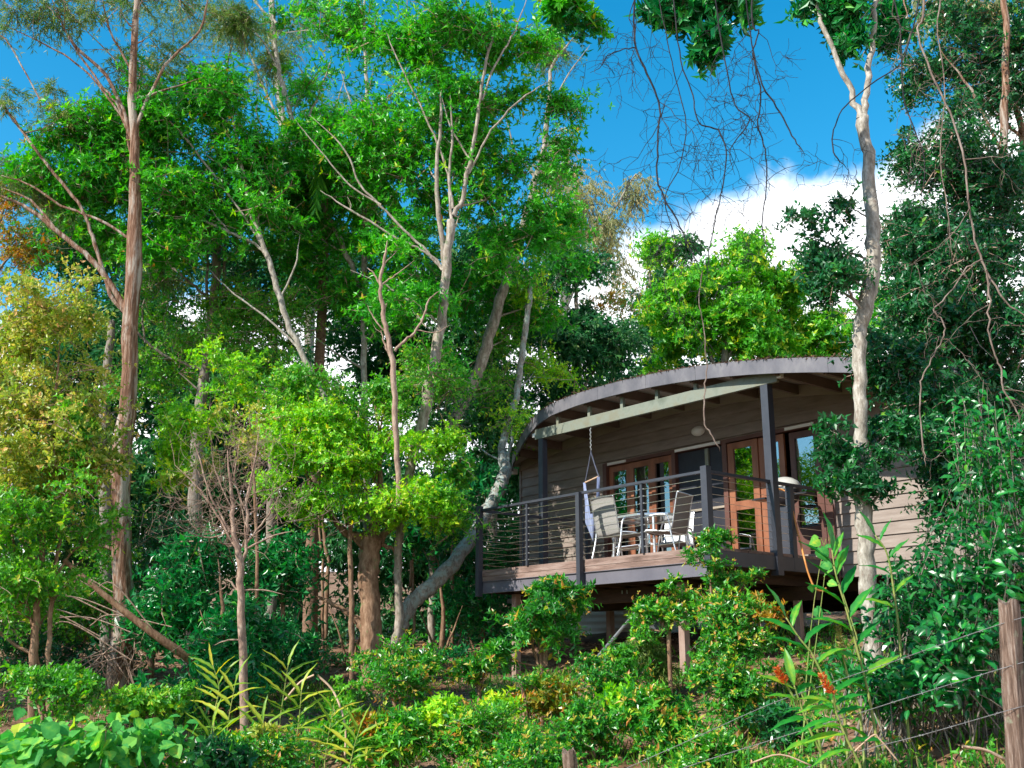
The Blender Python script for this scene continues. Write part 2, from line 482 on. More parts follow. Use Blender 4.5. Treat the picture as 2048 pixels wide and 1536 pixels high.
def foliage(leaf_mb, twig_mb, C, R, style, squash=.75, dens=1.0, scale=1.0, tone=0.0):
    """Clumps of twigs at centres C (n,3) with radii R (n,), each twig carrying leaves of the style."""
    s = STY[style]
    nt_ = max(2, int(s['twigs'] * dens))
    n = len(C)
    c = np.repeat(C, nt_, 0)
    r = np.repeat(R, nt_)
    ctint = tone + np.repeat(np.clip(rng.normal(0, .10, n), -.2, .2), nt_)
    d = nrm(rng.normal(size=(len(c), 3)))
    d[:, 2] += s['up'] * .6
    d = nrm(d)
    ln = r * rng.uniform(.55, 1.15, len(c))
    dz = d * np.array([1, 1, squash])
    start = c + dz * (r * rng.uniform(0, .2, len(c)))[:, None]
    end = start + dz * ln[:, None]
    bend = nrm(rng.normal(size=d.shape)) * (ln * .12)[:, None]
    kk = np.linspace(0, 1, 4)
    pts = start[:, None] * (1 - kk[None, :, None]) + end[:, None] * kk[None, :, None] + bend[:, None] * (np.sin(kk * math.pi))[None, :, None]
    pts[:, :, 2] -= (s['droop'] * ln)[:, None] * kk[None] ** 2
    if twig_mb is not None:
        tr = np.clip(r * .016, .002, .012)
        v, f = tubes(pts[::3, [0, 2, 3]], tr[::3, None] * np.array([1, .7, .3])[None], 3)
        twig_mb.add(v, f)
    m = s['nodes']
    k = s['k']
    ss = (np.linspace(.22, 1, m)[None] + rng.uniform(-.05, .05, (len(c), m)))
    ss = np.clip(ss, 0, 1) * 2.999
    i0 = np.floor(ss).astype(int)
    fr = (ss - i0)[..., None]
    ar = np.arange(len(c))[:, None]
    node = pts[ar, i0] * (1 - fr) + pts[ar, i0 + 1] * fr
    ax = nrm(pts[ar, i0 + 1] - pts[ar, i0] + np.array([0, 0, 1]) * (s['up'] * ln * .2)[:, None, None] + rng.normal(size=node.shape) * (ln * .08)[:, None, None])
    node = np.repeat(node.reshape(-1, 3), k, 0)
    ax = np.repeat(ax.reshape(-1, 3), k, 0)
    jj = np.repeat(rng.uniform(0, 2 * math.pi, len(c) * m), k) + np.tile(np.arange(k) * 2 * math.pi / k, len(c) * m) + rng.normal(0, .3, len(node))
    a1 = nrm(np.cross(ax, np.array([.31, .2, .93])))
    a2 = np.cross(ax, a1)
    perp = a1 * np.cos(jj)[:, None] + a2 * np.sin(jj)[:, None]
    ph = np.radians(rng.uniform(*s['phi'], len(node)))
    dr = ax * np.cos(ph)[:, None] + perp * np.sin(ph)[:, None]
    nr = ax * np.sin(ph)[:, None] - perp * np.cos(ph)[:, None]
    nr = nr + rng.normal(size=nr.shape) * .25 + np.array([0, 0, .35])
    if s.get('hang'):
        dr = nrm(dr + np.array([0, 0, -s['hang'] * 1.3]))
        nr = nr + rng.normal(size=nr.shape) * .8
    L_ = s['L'] * scale * np.repeat(np.repeat(rng.uniform(.75, 1.25, len(c)), m), k) * rng.uniform(.5, 1.2, len(node))
    W_ = L_ * (s['W'] / s['L']) * rng.uniform(.8, 1.2, len(node))
    ti = s['tint'] + np.repeat(np.repeat(ctint, m), k) + rng.normal(0, s['tj'] * .55, len(node))
    tipness = np.repeat(np.tile((np.arange(m) >= m - 1 - (m > 5)), len(c)), k)
    newg = tipness & (np.repeat(np.repeat(rng.random(len(c)) < s['tip'] * 1.6, m), k))
    ti = np.where(newg, rng.uniform(.85, 1.0, len(node)), np.minimum(ti, .9))
    sel = rng.random(len(node)) < .9
    put_leaves(leaf_mb, node[sel], dr[sel], nr[sel], L_[sel], W_[sel], np.clip(ti[sel], 0, 1), s['tpl'])


def limb_pts(spec, Y, noise=.01):
    """spec rows: (px, py, width_px[, Y]) -> points and radii."""
    rows = []
    for r in spec:
        y = r[3] if len(r) > 3 else Y
        p = P(r[0], r[1], y)
        rows.append([*p, r[2] / 2 / F_PX * y])
    q = spline(rows, 5)
    q[:, :3] += rng.normal(0, noise, (len(q), 3)) * np.minimum(1, q[:, 3:4] * 30)
    if rows[-1][3] < .035:
        q[-5:, 3] *= np.array([.95, .85, .7, .5, .28])[-min(5, len(q)):]
    q[:, 3] = np.maximum(q[:, 3], .003) * rng.uniform(.94, 1.06, len(q))
    return q[:, :3], q[:, 3]


def lobes(n):
    """Clump offsets in a unit ball, gathered along a few uneven boughs so that the outline is ragged."""
    kb = max(3, n // 5)
    bd = nrm(rng.normal(size=(kb, 3)) + [0, 0, .15])
    bl = rng.uniform(.55, 1.25, kb)
    j = rng.integers(0, kb, n)
    f = rng.uniform(.25, 1.0, n) ** .7
    return bd[j] * (bl[j] * f)[:, None] + rng.normal(size=(n, 3)) * .13


def in_ball(n):
    d = nrm(rng.normal(size=(n, 3)))
    return d * (rng.random(n) ** (1 / 2.4))[:, None]


def tree(name, label, Y, limbs, zones, bark, cat='tree', group=None, base=True, style=None, twig='bark_twig', sides=9, twigs=True, dens=1.0, flare=1.3):
    """A trunk with its limbs, branches out to every clump, and a crown of leaves."""
    L0, R0 = limb_pts(limbs[0], Y)
    R0 = R0 * .9
    if base:
        b = L0[0].copy()
        g = float(G(b[0], b[1])) - .15
        if b[2] > g + .05:
            n = max(2, int((b[2] - g) / .3))
            k = np.linspace(0, 1, n, endpoint=False)[:, None]
            ext = np.array([b[0], b[1], g]) * (1 - k) + b * k
            rr = R0[0] * (flare - (flare - 1) * np.minimum(1, k[:, 0] * 2))
            L0 = np.vstack([ext, L0])
            R0 = np.concatenate([rr, R0])
    root = empty(name, tuple(L0[0]))
    tag(root, label, cat, group)
    tm = MB()
    tm.tube(L0, R0, sides + 3)
    tm.build('trunk', M[bark], root, smooth=True)
    allp = [np.column_stack([L0, R0])[max(0, len(L0) // 4):]]
    for sp in limbs[1:]:
        p, r = limb_pts(sp, Y)
        r = np.maximum(r * .74, .003)
        lm = MB()
        lm.tube(p, r, sides)
        lm.build('limb', M[bark], root, smooth=True)
        allp.append(np.column_stack([p, r]))
    allp = np.vstack(allp)
    leaves, tw, br = {}, MB(), MB()
    tone = rng.uniform(-.1, .12) if cat == 'bush' else 0
    for z in zones:
        px, py, rx, ry, zy, rd, ncl, st = z[:8]
        if st in ('whorl', 'spray') and zy > 15:
            zy, rd = zy + .5, rd * .95          # the stems stand in front of their leaves
        sc_ = z[8] if len(z) > 8 else 1.0
        cen = P(px, py, zy)
        e = lobes(ncl) * np.array([rx / F_PX * zy, rd, ry / F_PX * zy])
        C = cen + e
        C = C[C[:, 2] > G(C[:, 0], C[:, 1]) + .12]
        if len(C) == 0:
            continue
        R = rng.uniform(.3, .62, len(C)) * sc_ * (zy / 16) ** .5
        mb = leaves.setdefault(st, MB())
        foliage(mb, tw if twigs else None, C, R, st, dens=dens, scale=(z[9] if len(z) > 9 else 1.0), tone=tone)
        # branches grow out of the limbs and out of each other
        base_d = np.linalg.norm(C[:, None] - allp[None, ::2, :3], axis=2).min(1)
        k = np.linspace(0, 1, 7)
        pts = np.zeros((len(C), 7, 3))
        rr = np.zeros((len(C), 7))
        for ci in np.argsort(base_d):
            c_ = C[ci]
            D = c_ - allp[:, :3]
            hz = np.linalg.norm(D[:, :2], axis=1)
            cost = hz + np.abs(D[:, 2] - .9 * hz) * .8 + (D[:, 2] < 0) * .6
            j = int(cost.argmin())
            p0 = allp[j, :3]
            r0 = min(allp[j, 3] * .6, .024)
            ln = np.linalg.norm(c_ - p0)
            mid = p0 + (c_ - p0) * np.array([.62, .62, .35]) + rng.normal(size=3) * ln * .07
            q_ = p0[None] * ((1 - k) ** 2)[:, None] + 2 * mid[None] * (k * (1 - k))[:, None] + c_[None] * (k ** 2)[:, None]
            q_[1:-1] += rng.normal(0, .016, (5, 3)) * min(ln, 2)
            pts[ci] = q_
            rr[ci] = np.maximum(r0 * (1 - .75 * k), .003)
            allp = np.vstack([allp, np.column_stack([q_[2:6], rr[ci][2:6]])])
        v, f = tubes(pts[:, ::2], rr[:, ::2], 4)
        br.add(v, f)
    if br.n:
        br.build('branches', M[bark if bark not in ('bark_string',) else 'bark_twig'], root, kind='stuff', smooth=True)
    if tw.n:
        tw.build('twigs', M[twig], root, kind='stuff')
    for st, mb in leaves.items():
        mb.build('crown', M[STY[st]['mat']], root, kind='stuff')
    return root


# ------------------------------------------------------------------ materials of the cabin
M['soil'] = noisy('soil', [(.07, .035, .02), (.16, .085, .05), (.26, .16, .10), (.12, .10, .04)], scale=1.3, detail=12, rough=.95, bump=.7, bscale=14, spec=.15)
M['siding'] = noisy('weatherboard_paint', [(.18, .14, .117), (.225, .18, .152), (.27, .225, .195)], scale=2.5, stretch=(1, 1, 6), rough=.6, bump=.12, bscale=30)
M['charcoal'] = noisy('charcoal_paint', [(.030, .034, .045), (.048, .05, .062)], scale=4, rough=.42, bump=.05)
M['fascia'] = noisy('fascia_paint', [(.07, .07, .085), (.12, .115, .13), (.19, .18, .185)], scale=3, stretch=(1, 1, .6), rough=.55, bump=.12, lo=.3, hi=.75)
M['steel_beam'] = noisy('painted_beam', [(.10, .095, .115), (.145, .135, .155)], scale=2, rough=.5, bump=.08)
M['moss_beam'] = noisy('mossy_beam', [(.10, .12, .09), (.17, .19, .155), (.16, .15, .10)], scale=3, rough=.6, bump=.1)
M['purlin'] = noisy('purlin_timber', [(.10, .07, .055), (.17, .12, .09)], scale=3, rough=.75, bump=.2)
M['trim'] = noisy('eave_trim', [(.24, .20, .155), (.32, .27, .21)], scale=3, rough=.65, bump=.1)
M['sheet'] = noisy('roof_sheet', [(.36, .32, .29), (.5, .45, .42)], scale=3, rough=.45, bump=.05, metallic=.1)
M['rim'] = noisy('deck_timber', [(.10, .06, .045), (.21, .135, .108), (.32, .235, .2)], scale=1.6, stretch=(1, 1, 9), rough=.75, bump=.35, bscale=20)
M['joist'] = noisy('dark_joist', [(.035, .02, .014), (.08, .045, .03)], scale=3, stretch=(1, 1, 5), rough=.85, bump=.3)
M['cedar'] = noisy('oiled_cedar', [(.12, .042, .02), (.23, .085, .042), (.32, .135, .07)], scale=3, stretch=(1, 1, .3), rough=.45, bump=.15)
M['cedar_dark'] = noisy('dark_cedar', [(.07, .03, .025), (.13, .055, .04)], scale=3, stretch=(1, 1, .3), rough=.5, bump=.1)
M['screen'] = noisy('insect_screen', [(.012, .013, .02), (.02, .022, .032)], scale=8, rough=.55, bump=.02)
M['alu'] = noisy('aluminium', [(.55, .56, .58), (.68, .69, .7)], scale=12, rough=.32, metallic=.85, bump=.02)
M['white'] = noisy('white_trim', [(.62, .6, .56), (.74, .72, .68)], scale=6, rough=.5, bump=.03)
M['wire'] = noisy('stainless_wire', [(.5, .42, .3), (.7, .62, .5)], scale=20, rough=.3, metallic=.9, bump=0)
M['galv'] = noisy('galvanised_steel', [(.35, .36, .36), (.5, .51, .5)], scale=8, rough=.4, metallic=.7, bump=.05)
M['sling'] = noisy('grey_sling', [(.24, .23, .215), (.31, .3, .28)], scale=60, rough=.8, bump=.2)
M['sling_pale'] = noisy('pale_sling', [(.42, .42, .42), (.52, .52, .52)], scale=60, rough=.8, bump=.2)
M['frost'] = noisy('frosted_tabletop', [(.34, .42, .43), (.42, .5, .5)], scale=10, rough=.12, bump=0, spec=.7)
M['blue_cloth'] = noisy('blue_cloth', [(.12, .15, .27), (.2, .24, .38), (.3, .34, .46)], scale=9, stretch=(3, 3, .4), rough=.9, bump=.3)
M['dark_strap'] = noisy('dark_strap', [(.05, .055, .08), (.09, .1, .14)], scale=9, rough=.9, bump=.1)
M['dowel'] = noisy('pale_dowel', [(.4, .26, .16), (.55, .38, .26)], scale=9, rough=.6, bump=.1)
M['bbq_grey'] = noisy('barbecue_lid', [(.36, .36, .34), (.46, .46, .43)], scale=6, rough=.35, bump=.03)
M['black'] = noisy('black_enamel', [(.012, .012, .015), (.025, .025, .03)], scale=6, rough=.35, bump=.03)
M['orange_hose'] = noisy('orange_hose', [(.5, .2, .05), (.62, .27, .08)], scale=9, rough=.5, bump=.03)
M['red'] = noisy('red_flower', [(.5, .02, .03), (.75, .1, .12)], scale=30, rough=.6, bump=.1)
M['room'] = noisy('dim_room', [(.05, .047, .045), (.075, .07, .066)], scale=2, rough=.9, bump=.02)  # unlit interior put into the lining colour so the panes look dark
M['brick_brown'] = noisy('stump_timber', [(.16, .1, .075), (.3, .2, .16), (.38, .28, .24)], scale=5, stretch=(1, 1, .3), rough=.9, bump=.4)
M['post_wood'] = bark_mat('weathered_post', (.05, .03, .02), (.2, .13, .095), (.42, .34, .28), scale=9, stretch=(2.2, 2.2, .12), bump=1.0, patch=(.28, .3, .2), pa=.6, pb=.7)
M['barbed'] = noisy('barbed_wire', [(.2, .19, .18), (.38, .37, .36)], scale=30, rough=.5, metallic=.6, bump=0)


def glass_mat():
    m, t, b = new_mat('window_glass')
    gl = N(t, 'ShaderNodeBsdfGlossy', ins={'Color': (1, 1, 1, 1), 'Roughness': 0.0})
    tp = N(t, 'ShaderNodeBsdfTransparent', ins={'Color': (.5, .53, .52, 1)})
    fr = N(t, 'ShaderNodeFresnel', ins={'IOR': 1.5})
    k = math_node(t, 'MULTIPLY_ADD', fr.outputs[0], 1.6, .16, clamp=True)
    mx = t.nodes.new('ShaderNodeMixShader')
    t.links.new(k, mx.inputs[0])
    t.links.new(tp.outputs[0], mx.inputs[1])
    t.links.new(gl.outputs[0], mx.inputs[2])
    t.links.new(mx.outputs[0], t.nodes['Material Output'].inputs['Surface'])
    return m


M['glass'] = glass_mat()

# ------------------------------------------------------------------ the ground
gx = np.unique(np.concatenate([np.linspace(-400, -16, 24), np.arange(-16, 12, .2), np.linspace(12, 400, 24)]))
gy = np.unique(np.concatenate([np.linspace(-120, 3, 12), np.arange(3, 30, .2), np.linspace(30, 600, 26)]))
X, Y = np.meshgrid(gx, gy)
Z = G(X, Y) + .015 * np.sin(X * 11.3 + Y * 3) * np.sin(Y * 9.1)
idx = np.arange(X.size).reshape(X.shape)
q = np.stack([idx[:-1, :-1], idx[:-1, 1:], idx[1:, 1:], idx[1:, :-1]], -1).reshape(-1, 4)
mb = MB()
mb.add(np.stack([X, Y, Z], -1).reshape(-1, 3), q)
tag(mb.build('ground', M['soil'], smooth=True), kind='structure')

# ------------------------------------------------------------------ the cabin
DK = 1.43                      # deck level


def zr(t):
    return 4.28 - .026 * (t - 3) ** 2


PLAN = [(-3.0, 1.65), (3.6, 1.65), (4.3, 1.60), (4.85, 1.44), (5.4, 1.18), (5.9, .92), (6.4, .63), (6.85, .36), (7.15, .14), (7.3, 0)]


def DD(t):
    return float(np.interp(t, [p[0] for p in PLAN], [p[1] for p in PLAN]))


cabin = empty('timber_cabin', tuple(L(3.5, 0, 0)))
tag(cabin, 'brown weatherboard cabin with a curved roof, raised on stumps behind its railed deck', 'cabin')

# walls, board by board
wall = MB()
ts = np.linspace(-2.6, 7.03, 41)
for a, b in zip(ts[:-1], ts[1:]):
    for lo_, hi_ in ((1.17, DK), (DK, 3.47), (3.47, None)):
        if lo_ == DK and b > .13 and a < 4.71:
            continue
        za, zb = (hi_ or zr(a) - .03), (hi_ or zr(b) - .03)
        pts = [L(a, -.1, lo_), L(b, -.1, lo_), L(b, -.1, zb), L(a, -.1, za), L(a, -.004, lo_), L(b, -.004, lo_), L(b, -.004, zb), L(a, -.004, za)]
        wall.add([tuple(p) for p in pts], [(0, 1, 2, 3), (4, 7, 6, 5), (0, 4, 5, 1), (3, 2, 6, 7), (0, 3, 7, 4), (1, 5, 6, 2)])
wall_o = wall.build('front_wall', M['siding'], cabin)


def board(t0, t1, z0, h=.18, clip=True):
    m = MB()
    n = 2 if not clip else 14
    tt = np.linspace(t0, t1, n)
    for a, b in zip(tt[:-1], tt[1:]):
        ha, hb = (min(h + .012, max(.02, zr(x) - .035 - z0)) if clip else h + .012 for x in (a, b))
        p = [L(a, 0, z0), L(b, 0, z0), L(b, .034, z0), L(a, .034, z0), L(a, 0, z0 + ha), L(b, 0, z0 + hb), L(b, .008, z0 + hb), L(a, .008, z0 + ha)]
        m.add([tuple(x) for x in p], [(0, 3, 2, 1), (4, 5, 6, 7), (3, 7, 6, 2), (0, 1, 5, 4)] + ([(0, 4, 7, 3)] if a == tt[0] else []) + ([(1, 2, 6, 5)] if b == tt[-1] else []))
    m.build('weatherboard', M['siding'], wall_o)


z = 1.17
while z < 4.2:
    z1 = z + .18
    if z1 <= DK + .1:
        board(-2.6, 7.03, z, clip=False)
    elif z < 3.46:
        board(4.735, 7.03, z, clip=z1 > 3.3)
        board(-2.6, .105, z, clip=z1 > 3.3)
    else:
        # the rows under the arch run as far as the roof lets them
        half = math.sqrt(max(0, (4.28 - .035 - z) / .026))
        a, b = max(-2.6, 3 - half), min(7.03, 3 + half)
        if b - a > .3:
            board(a, b, z)
    z += .18
mb = MB()
mb.box(7.035, 7.08, -.02, .045, 1.16, zr(7.03) - .06)
mb.build('corner_board', M['siding'], cabin)
mb = MB()
mb.box(-.02, .1, .027, .06, 1.43, 2.36)
mb.build('corner_post', M['cedar_dark'], cabin)
# other walls, floor and the dark room behind the glass
mb = MB()
mb.box(7.03 - .1, 7.03, -6.4, -.11, 1.17, 3.85)
mb.box(-2.6, -2.5, -6.4, -.11, 1.17, 3.3)
mb.box(-2.49, 6.92, -6.5, -6.4, 1.17, 3.1)
mb.build('outer_wall', M['siding'], cabin)
mb = MB()
mb.box(-2.49, 6.92, -6.39, -.11, 1.2, 1.41)
mb.build('house_floor', M['joist'], cabin)
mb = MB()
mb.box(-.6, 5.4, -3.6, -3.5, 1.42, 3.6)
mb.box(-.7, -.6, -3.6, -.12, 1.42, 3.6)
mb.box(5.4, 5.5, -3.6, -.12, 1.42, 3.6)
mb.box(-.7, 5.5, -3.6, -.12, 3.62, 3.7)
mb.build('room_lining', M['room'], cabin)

# roof: sheet, purlins, fascia
tt = np.linspace(-3.0, 7.3, 60)
dn = np.concatenate([np.linspace(-6.9, -.2, 20), np.arange(-.18, 1.66, .0127)])
rows = []
for t in tt:
    D = DD(t)
    for d in dn:
        dd = min(d, D)
        rows.append(tuple(L(t, dd, zr(t) + .009 * math.sin(2 * math.pi * d / .076) * (d > -.2))))
n1, n2 = len(tt), len(dn)
idx = np.arange(n1 * n2).reshape(n1, n2)
q = np.stack([idx[:-1, :-1], idx[:-1, 1:], idx[1:, 1:], idx[1:, :-1]], -1).reshape(-1, 4)
mb = MB()
mb.add(rows, q)
up = np.array(rows)
up[:, 2] += .02
mb.add(up, q[:, ::-1])
roof = mb.build('roof', M['sheet'], cabin, smooth=True)
for t in (-2.65, -1.9, -1.1, -.3, .45, 1.2, 1.98, 2.74, 3.5, 4.28, 5.05, 5.82, 6.42):
    mb = MB()
    z1 = zr(t) - .022
    mb.box(t - .024, t + .024, .03, DD(t) - .035, z1 - .15, z1)
    mb.build('purlin', M['purlin'], roof)
# pale trim where wall meets roof
mb = MB()
ts = np.linspace(-2.6, 7.02, 36)
p = []
for t in ts:
    z1 = zr(t) - .02
    p += [L(t, .03, z1 - .17), L(t, .05, z1 - .17), L(t, .05, z1), L(t, .03, z1)]
idx = np.arange(len(p)).reshape(-1, 4)
fc = []
for i in range(len(ts) - 1):
    for k in range(4):
        fc.append((idx[i, k], idx[i, (k + 1) % 4], idx[i + 1, (k + 1) % 4], idx[i + 1, k]))
mb.add([tuple(x) for x in p], fc)
mb.build('eave_trim', M['trim'], roof)


def fascia(t0, t1, n):
    m = MB()
    tt_ = np.linspace(t0 + .002, t1 - .002, n)
    p = []
    for t in tt_:
        e = .01
        dv = (DD(t + e) - DD(t - e)) / (2 * e)
        nn = np.array([-dv, 1.0])
        nn /= np.linalg.norm(nn)
        z1 = zr(t) + .045
        for off, zz in ((0, z1 - .205), (.032, z1 - .205), (.032, z1), (0, z1)):
            p.append(L(t + nn[0] * off, DD(t) + nn[1] * off, zz))
    idx = np.arange(len(p)).reshape(-1, 4)
    f = []
    for i in range(n - 1):
        for k in range(4):
            f.append((idx[i, k], idx[i, (k + 1) % 4], idx[i + 1, (k + 1) % 4], idx[i + 1, k]))
    f += [tuple(idx[0][::-1]), tuple(idx[-1])]
    m.add([tuple(x) for x in p], f)
    m.build('fascia_board', M['fascia'], roof)


for a, b, n in ((-3.0, -1.2, 8), (-1.2, 1.05, 8), (1.05, 2.05, 5), (2.05, 3.12, 5), (3.12, 4.3, 8), (4.3, 5.4, 10), (5.4, 6.6, 12), (6.6, 7.28, 8)):
    fascia(a, b, n)
# leaf litter caught along the roof's front edge
mb = MB()
n = 1800
t = rng.uniform(-2.9, 7.1, n)
off = np.abs(rng.normal(0, .10, n))
pos = np.array([tuple(L(a, DD(a) + .03 - o, zr(a) + .05 + rng.uniform(-.012, .022))) for a, o in zip(t, off)])
put_leaves(mb, pos, rng.normal(size=(n, 3)) * [1, 1, .25], rng.normal(size=(n, 3)) * .5 + [0, 0, 1], rng.uniform(.04, .1, n), rng.uniform(.012, .03, n), rng.random(n) * .6, LEAF4)
o = mb.build('leaf_litter', M['litter'], None)
tag(o, 'dead brown leaves caught along the top edge of the curved roof', 'leaf litter', kind='stuff')
mb = MB()
mb.box(7.16, 7.26, .02, .16, 3.62, 3.72)
mb.build('gutter_end', M['white'], roof)

# verandah posts and beam
BD = 1.5
beam = MB()
beam.box(-.27, 4.86, BD - .03, BD + .03, 3.755, 3.93)
beam_o = beam.build('verandah_beam', M['moss_beam'], cabin)
mb = MB()
mb.box(-.35, -.272, BD - .028, BD + .028, 3.8, 3.87)
mb.build('beam_end', M['white'], beam_o)
mb = MB()
mb.box(4.862, 4.93, BD - .028, BD + .028, 3.8, 3.87)
mb.build('beam_end', M['white'], beam_o)
for t in (.45, 1.2, 1.98, 2.74, 3.5, 4.28):
    mb = MB()
    mb.box(t - .03, t + .03, BD - .025, BD + .025, 3.932, zr(t) - .175)
    mb.build('beam_block', M['moss_beam'], beam_o)
for t, w in ((-.04, .06), (4.73, .055)):
    mb = MB()
    mb.box(t - w, t + w, BD - w - .035, BD + w - .035 + .0, 1.13, 3.75 if t > 1 else 3.99)
    mb.build('verandah_post', M['charcoal'], cabin)

# deck
FR = 2.8
deck = MB()
deck.box(-.02, 4.73, .03, FR - .06, 1.20, 1.385)
deck_o = deck.build('deck', M['joist'], cabin)
nb = 19
bw = (FR - .02) / nb
for i in range(nb):
    mb = MB()
    mb.box(-.05, 4.76, .02 + i * bw + .003, .02 + (i + 1) * bw - .003, 1.39, DK)
    mb.build('deck_board', M['rim'], deck_o)
mb = MB()
mb.box(.0, 4.72, FR - .05, FR + .0, 1.335, 1.388)
mb.build('edge_board', M['rim'], deck_o)
mb = MB()
mb.box(.0, 4.72, FR - .05, FR - .006, 1.255, 1.330)
mb.build('edge_board', M['rim'], deck_o)
mb = MB()
mb.box(.02, 4.70, FR - .055, FR - .015, 1.07, 1.25)
mb.box(.02, 4.70, FR - .055, FR + .01, 1.066, 1.074)
mb.box(.02, 4.70, FR - .055, FR + .01, 1.246, 1.2535)
mb.build('edge_beam', M['steel_beam'], deck_o)
mb = MB()
mb.box(-.07, -.025, .03, FR - .01, 1.20, 1.385)
mb.build('side_fascia', M['charcoal'], deck_o)
mb = MB()
mb.box(4.735, 4.775, .03, FR - .01, 1.10, 1.385)
mb.build('side_fascia', M['charcoal'], deck_o)
for t in np.arange(.35, 4.6, .45):
    mb = MB()
    mb.box(t - .022, t + .022, .05, FR - .06, 1.05, 1.197)
    mb.build('joist', M['joist'], deck_o)
for d in (.45, 2.1):
    mb = MB()
    mb.box(.05, 4.6, d - .05, d + .05, .85, 1.045)
    mb.build('bearer', M['joist'], deck_o)
for t in (.62, .74, 2.1, 2.2):
    mb = MB()
    mb.box(t - .008, t + .008, 2.152, 2.16, .97, 1.02)
    mb.build('joist_strap', M['galv'], deck_o)


def stump(t, d, w, mat, top=.845):
    p = L(t, d, 0)
    g = float(G(p.x, p.y)) - .2
    m = MB()
    m.box(t - w / 2, t + w / 2, d - w / 2, d + w / 2, g, top)
    m.build('stump', M[mat], cabin)


stump(.78, 2.45, .1, 'brick_brown', 1.045)
stump(4.2, 2.5, .1, 'brick_brown', 1.045)
stump(4.2, .45, .1, 'brick_brown')

stump(.3, .6, .09, 'brick_brown')
for t in (3.3, 1.5, -1.2, -2.5):
    stump(t, -.6, .11, 'black', 1.19)
    stump(t, -3.2, .11, 'black', 1.19)
    stump(t, -5.9, .11, 'black', 1.19)
for d in (-.6, -3.2, -5.9):
    mb = MB()
    mb.box(-2.5, 6.8, d - .045, d + .045, 1.02, 1.195)
    mb.build('bearer', M['joist'], cabin)

# railing
rail = MB()
rail.box(.045, 4.69, FR - .025, FR + .035, 2.375, 2.41)
rail_o = rail.build('railing', M['charcoal'], cabin)
mb = MB()
mb.box(-.055, .0, .06, FR - .03, 2.372, 2.412)
mb.build('side_rail', M['charcoal'], rail_o)
mb = MB()
mb.box(4.72, 4.765, .45, FR - .03, 2.372, 2.412)
mb.build('side_rail', M['charcoal'], rail_o)


def rpost(t, d, w, z0, z1, w2=None):
    m = MB()
    w2 = w2 or w
    m.box(t - w / 2, t + w / 2, d - w2 / 2, d + w2 / 2, z0, z1)
    return m.build('railing_post', M['charcoal'], rail_o)


rpost(-.02, FR + .01, .1, 1.05 + .2, 2.46)
rpost(2.34, FR + .055, .075, 1.06, 2.40)
rpost(4.73, FR + .03, .085, 1.02, 2.46)
rpost(4.745, .42, .07, DK, 2.42)
rpost(1.13, FR + .005, .04, DK, 2.374)
rpost(3.56, FR + .005, .04, DK, 2.374)
rpost(-.03, 1.08, .085, 1.2, 2.371)
rpost(4.742, 1.9, .035, DK, 2.371)
mb = MB()
mb.box(2.2, 2.48, FR - .0, FR + .1, 1.052, 1.062)
mb.build('post_bracket', M['charcoal'], rail_o)
for i in range(9):
    zz = DK + .09 + i * .0975
    for a, b in (((.03, FR + .005), (4.69, FR + .005)), ((-.03, .07), (-.03, FR - .04)), ((4.742, .46), (4.742, FR - .02))):
        n = 8
        pts = [L(a[0] + (b[0] - a[0]) * k / n, a[1] + (b[1] - a[1]) * k / n, zz - .006 * math.sin(math.pi * k / n)) for k in range(n + 1)]
        MB().tube(pts, .0034, 5).build('cable', M['wire'], rail_o)
    for t in (1.13, 3.56, 2.34):
        MB().tube([L(t - .05, FR + .006, zz), L(t + .05, FR + .006, zz)], .008, 6).build('cable_fitting', M['galv'], rail_o)


# doors
def door(t0, t1, z0, z1, d, mat, w=.1, mid=None, top=.1, bot=.16, glass=True, dep=.045):
    m = MB()
    m.box(t0, t0 + w, d - dep, d, z0, z1)
    m.box(t1 - w, t1, d - dep, d, z0, z1)
    m.box(t0 + w, t1 - w, d - dep + .003, d - .003, z1 - top, z1)
    m.box(t0 + w, t1 - w, d - dep + .003, d - .003, z0, z0 + bot)
    if mid:
        m.box(t0 + w, t1 - w, d - dep + .003, d - .003, mid - .07, mid + .07)
    o_ = m.build('door', M[mat], cabin)
    g = MB()
    g.box(t0 + w - .01, t1 - w + .01, d - dep * .6, d - dep * .45, z0 + bot - .01, z1 - top + .01)
    g.build('pane', M['glass' if glass else 'screen'], o_)
    return o_


mb = MB()
mb.box(4.63, 4.72, -.09, .05, DK, 3.48)
mb.box(.12, .20, -.09, .05, DK, 3.48)
mb.box(1.88, 1.97, -.09, .05, DK, 3.42)
mb.box(2.98, 3.06, -.09, .05, DK, 3.42)
mb.box(.20, 4.63, -.09, .045, 3.42, 3.48)
mb.build('door_frame', M['cedar_dark'], cabin)
door(4.1, 4.62, DK + .02, 3.41, -.02, 'cedar', w=.095)
door(3.56, 4.095, DK + .02, 3.41, .0, 'cedar', w=.09)
door(3.065, 3.555, DK + .02, 3.41, .02, 'cedar', w=.09)
door(1.28, 1.87, DK + .02, 3.40, .03, 'cedar', w=.115, mid=2.39, bot=.12)
door(.80, 1.275, DK + .02, 3.40, .005, 'cedar', w=.1, mid=2.39, bot=.12)
door(.205, .73, DK + .02, 3.40, -.045, 'cedar_dark', w=.095, mid=None, bot=.5)
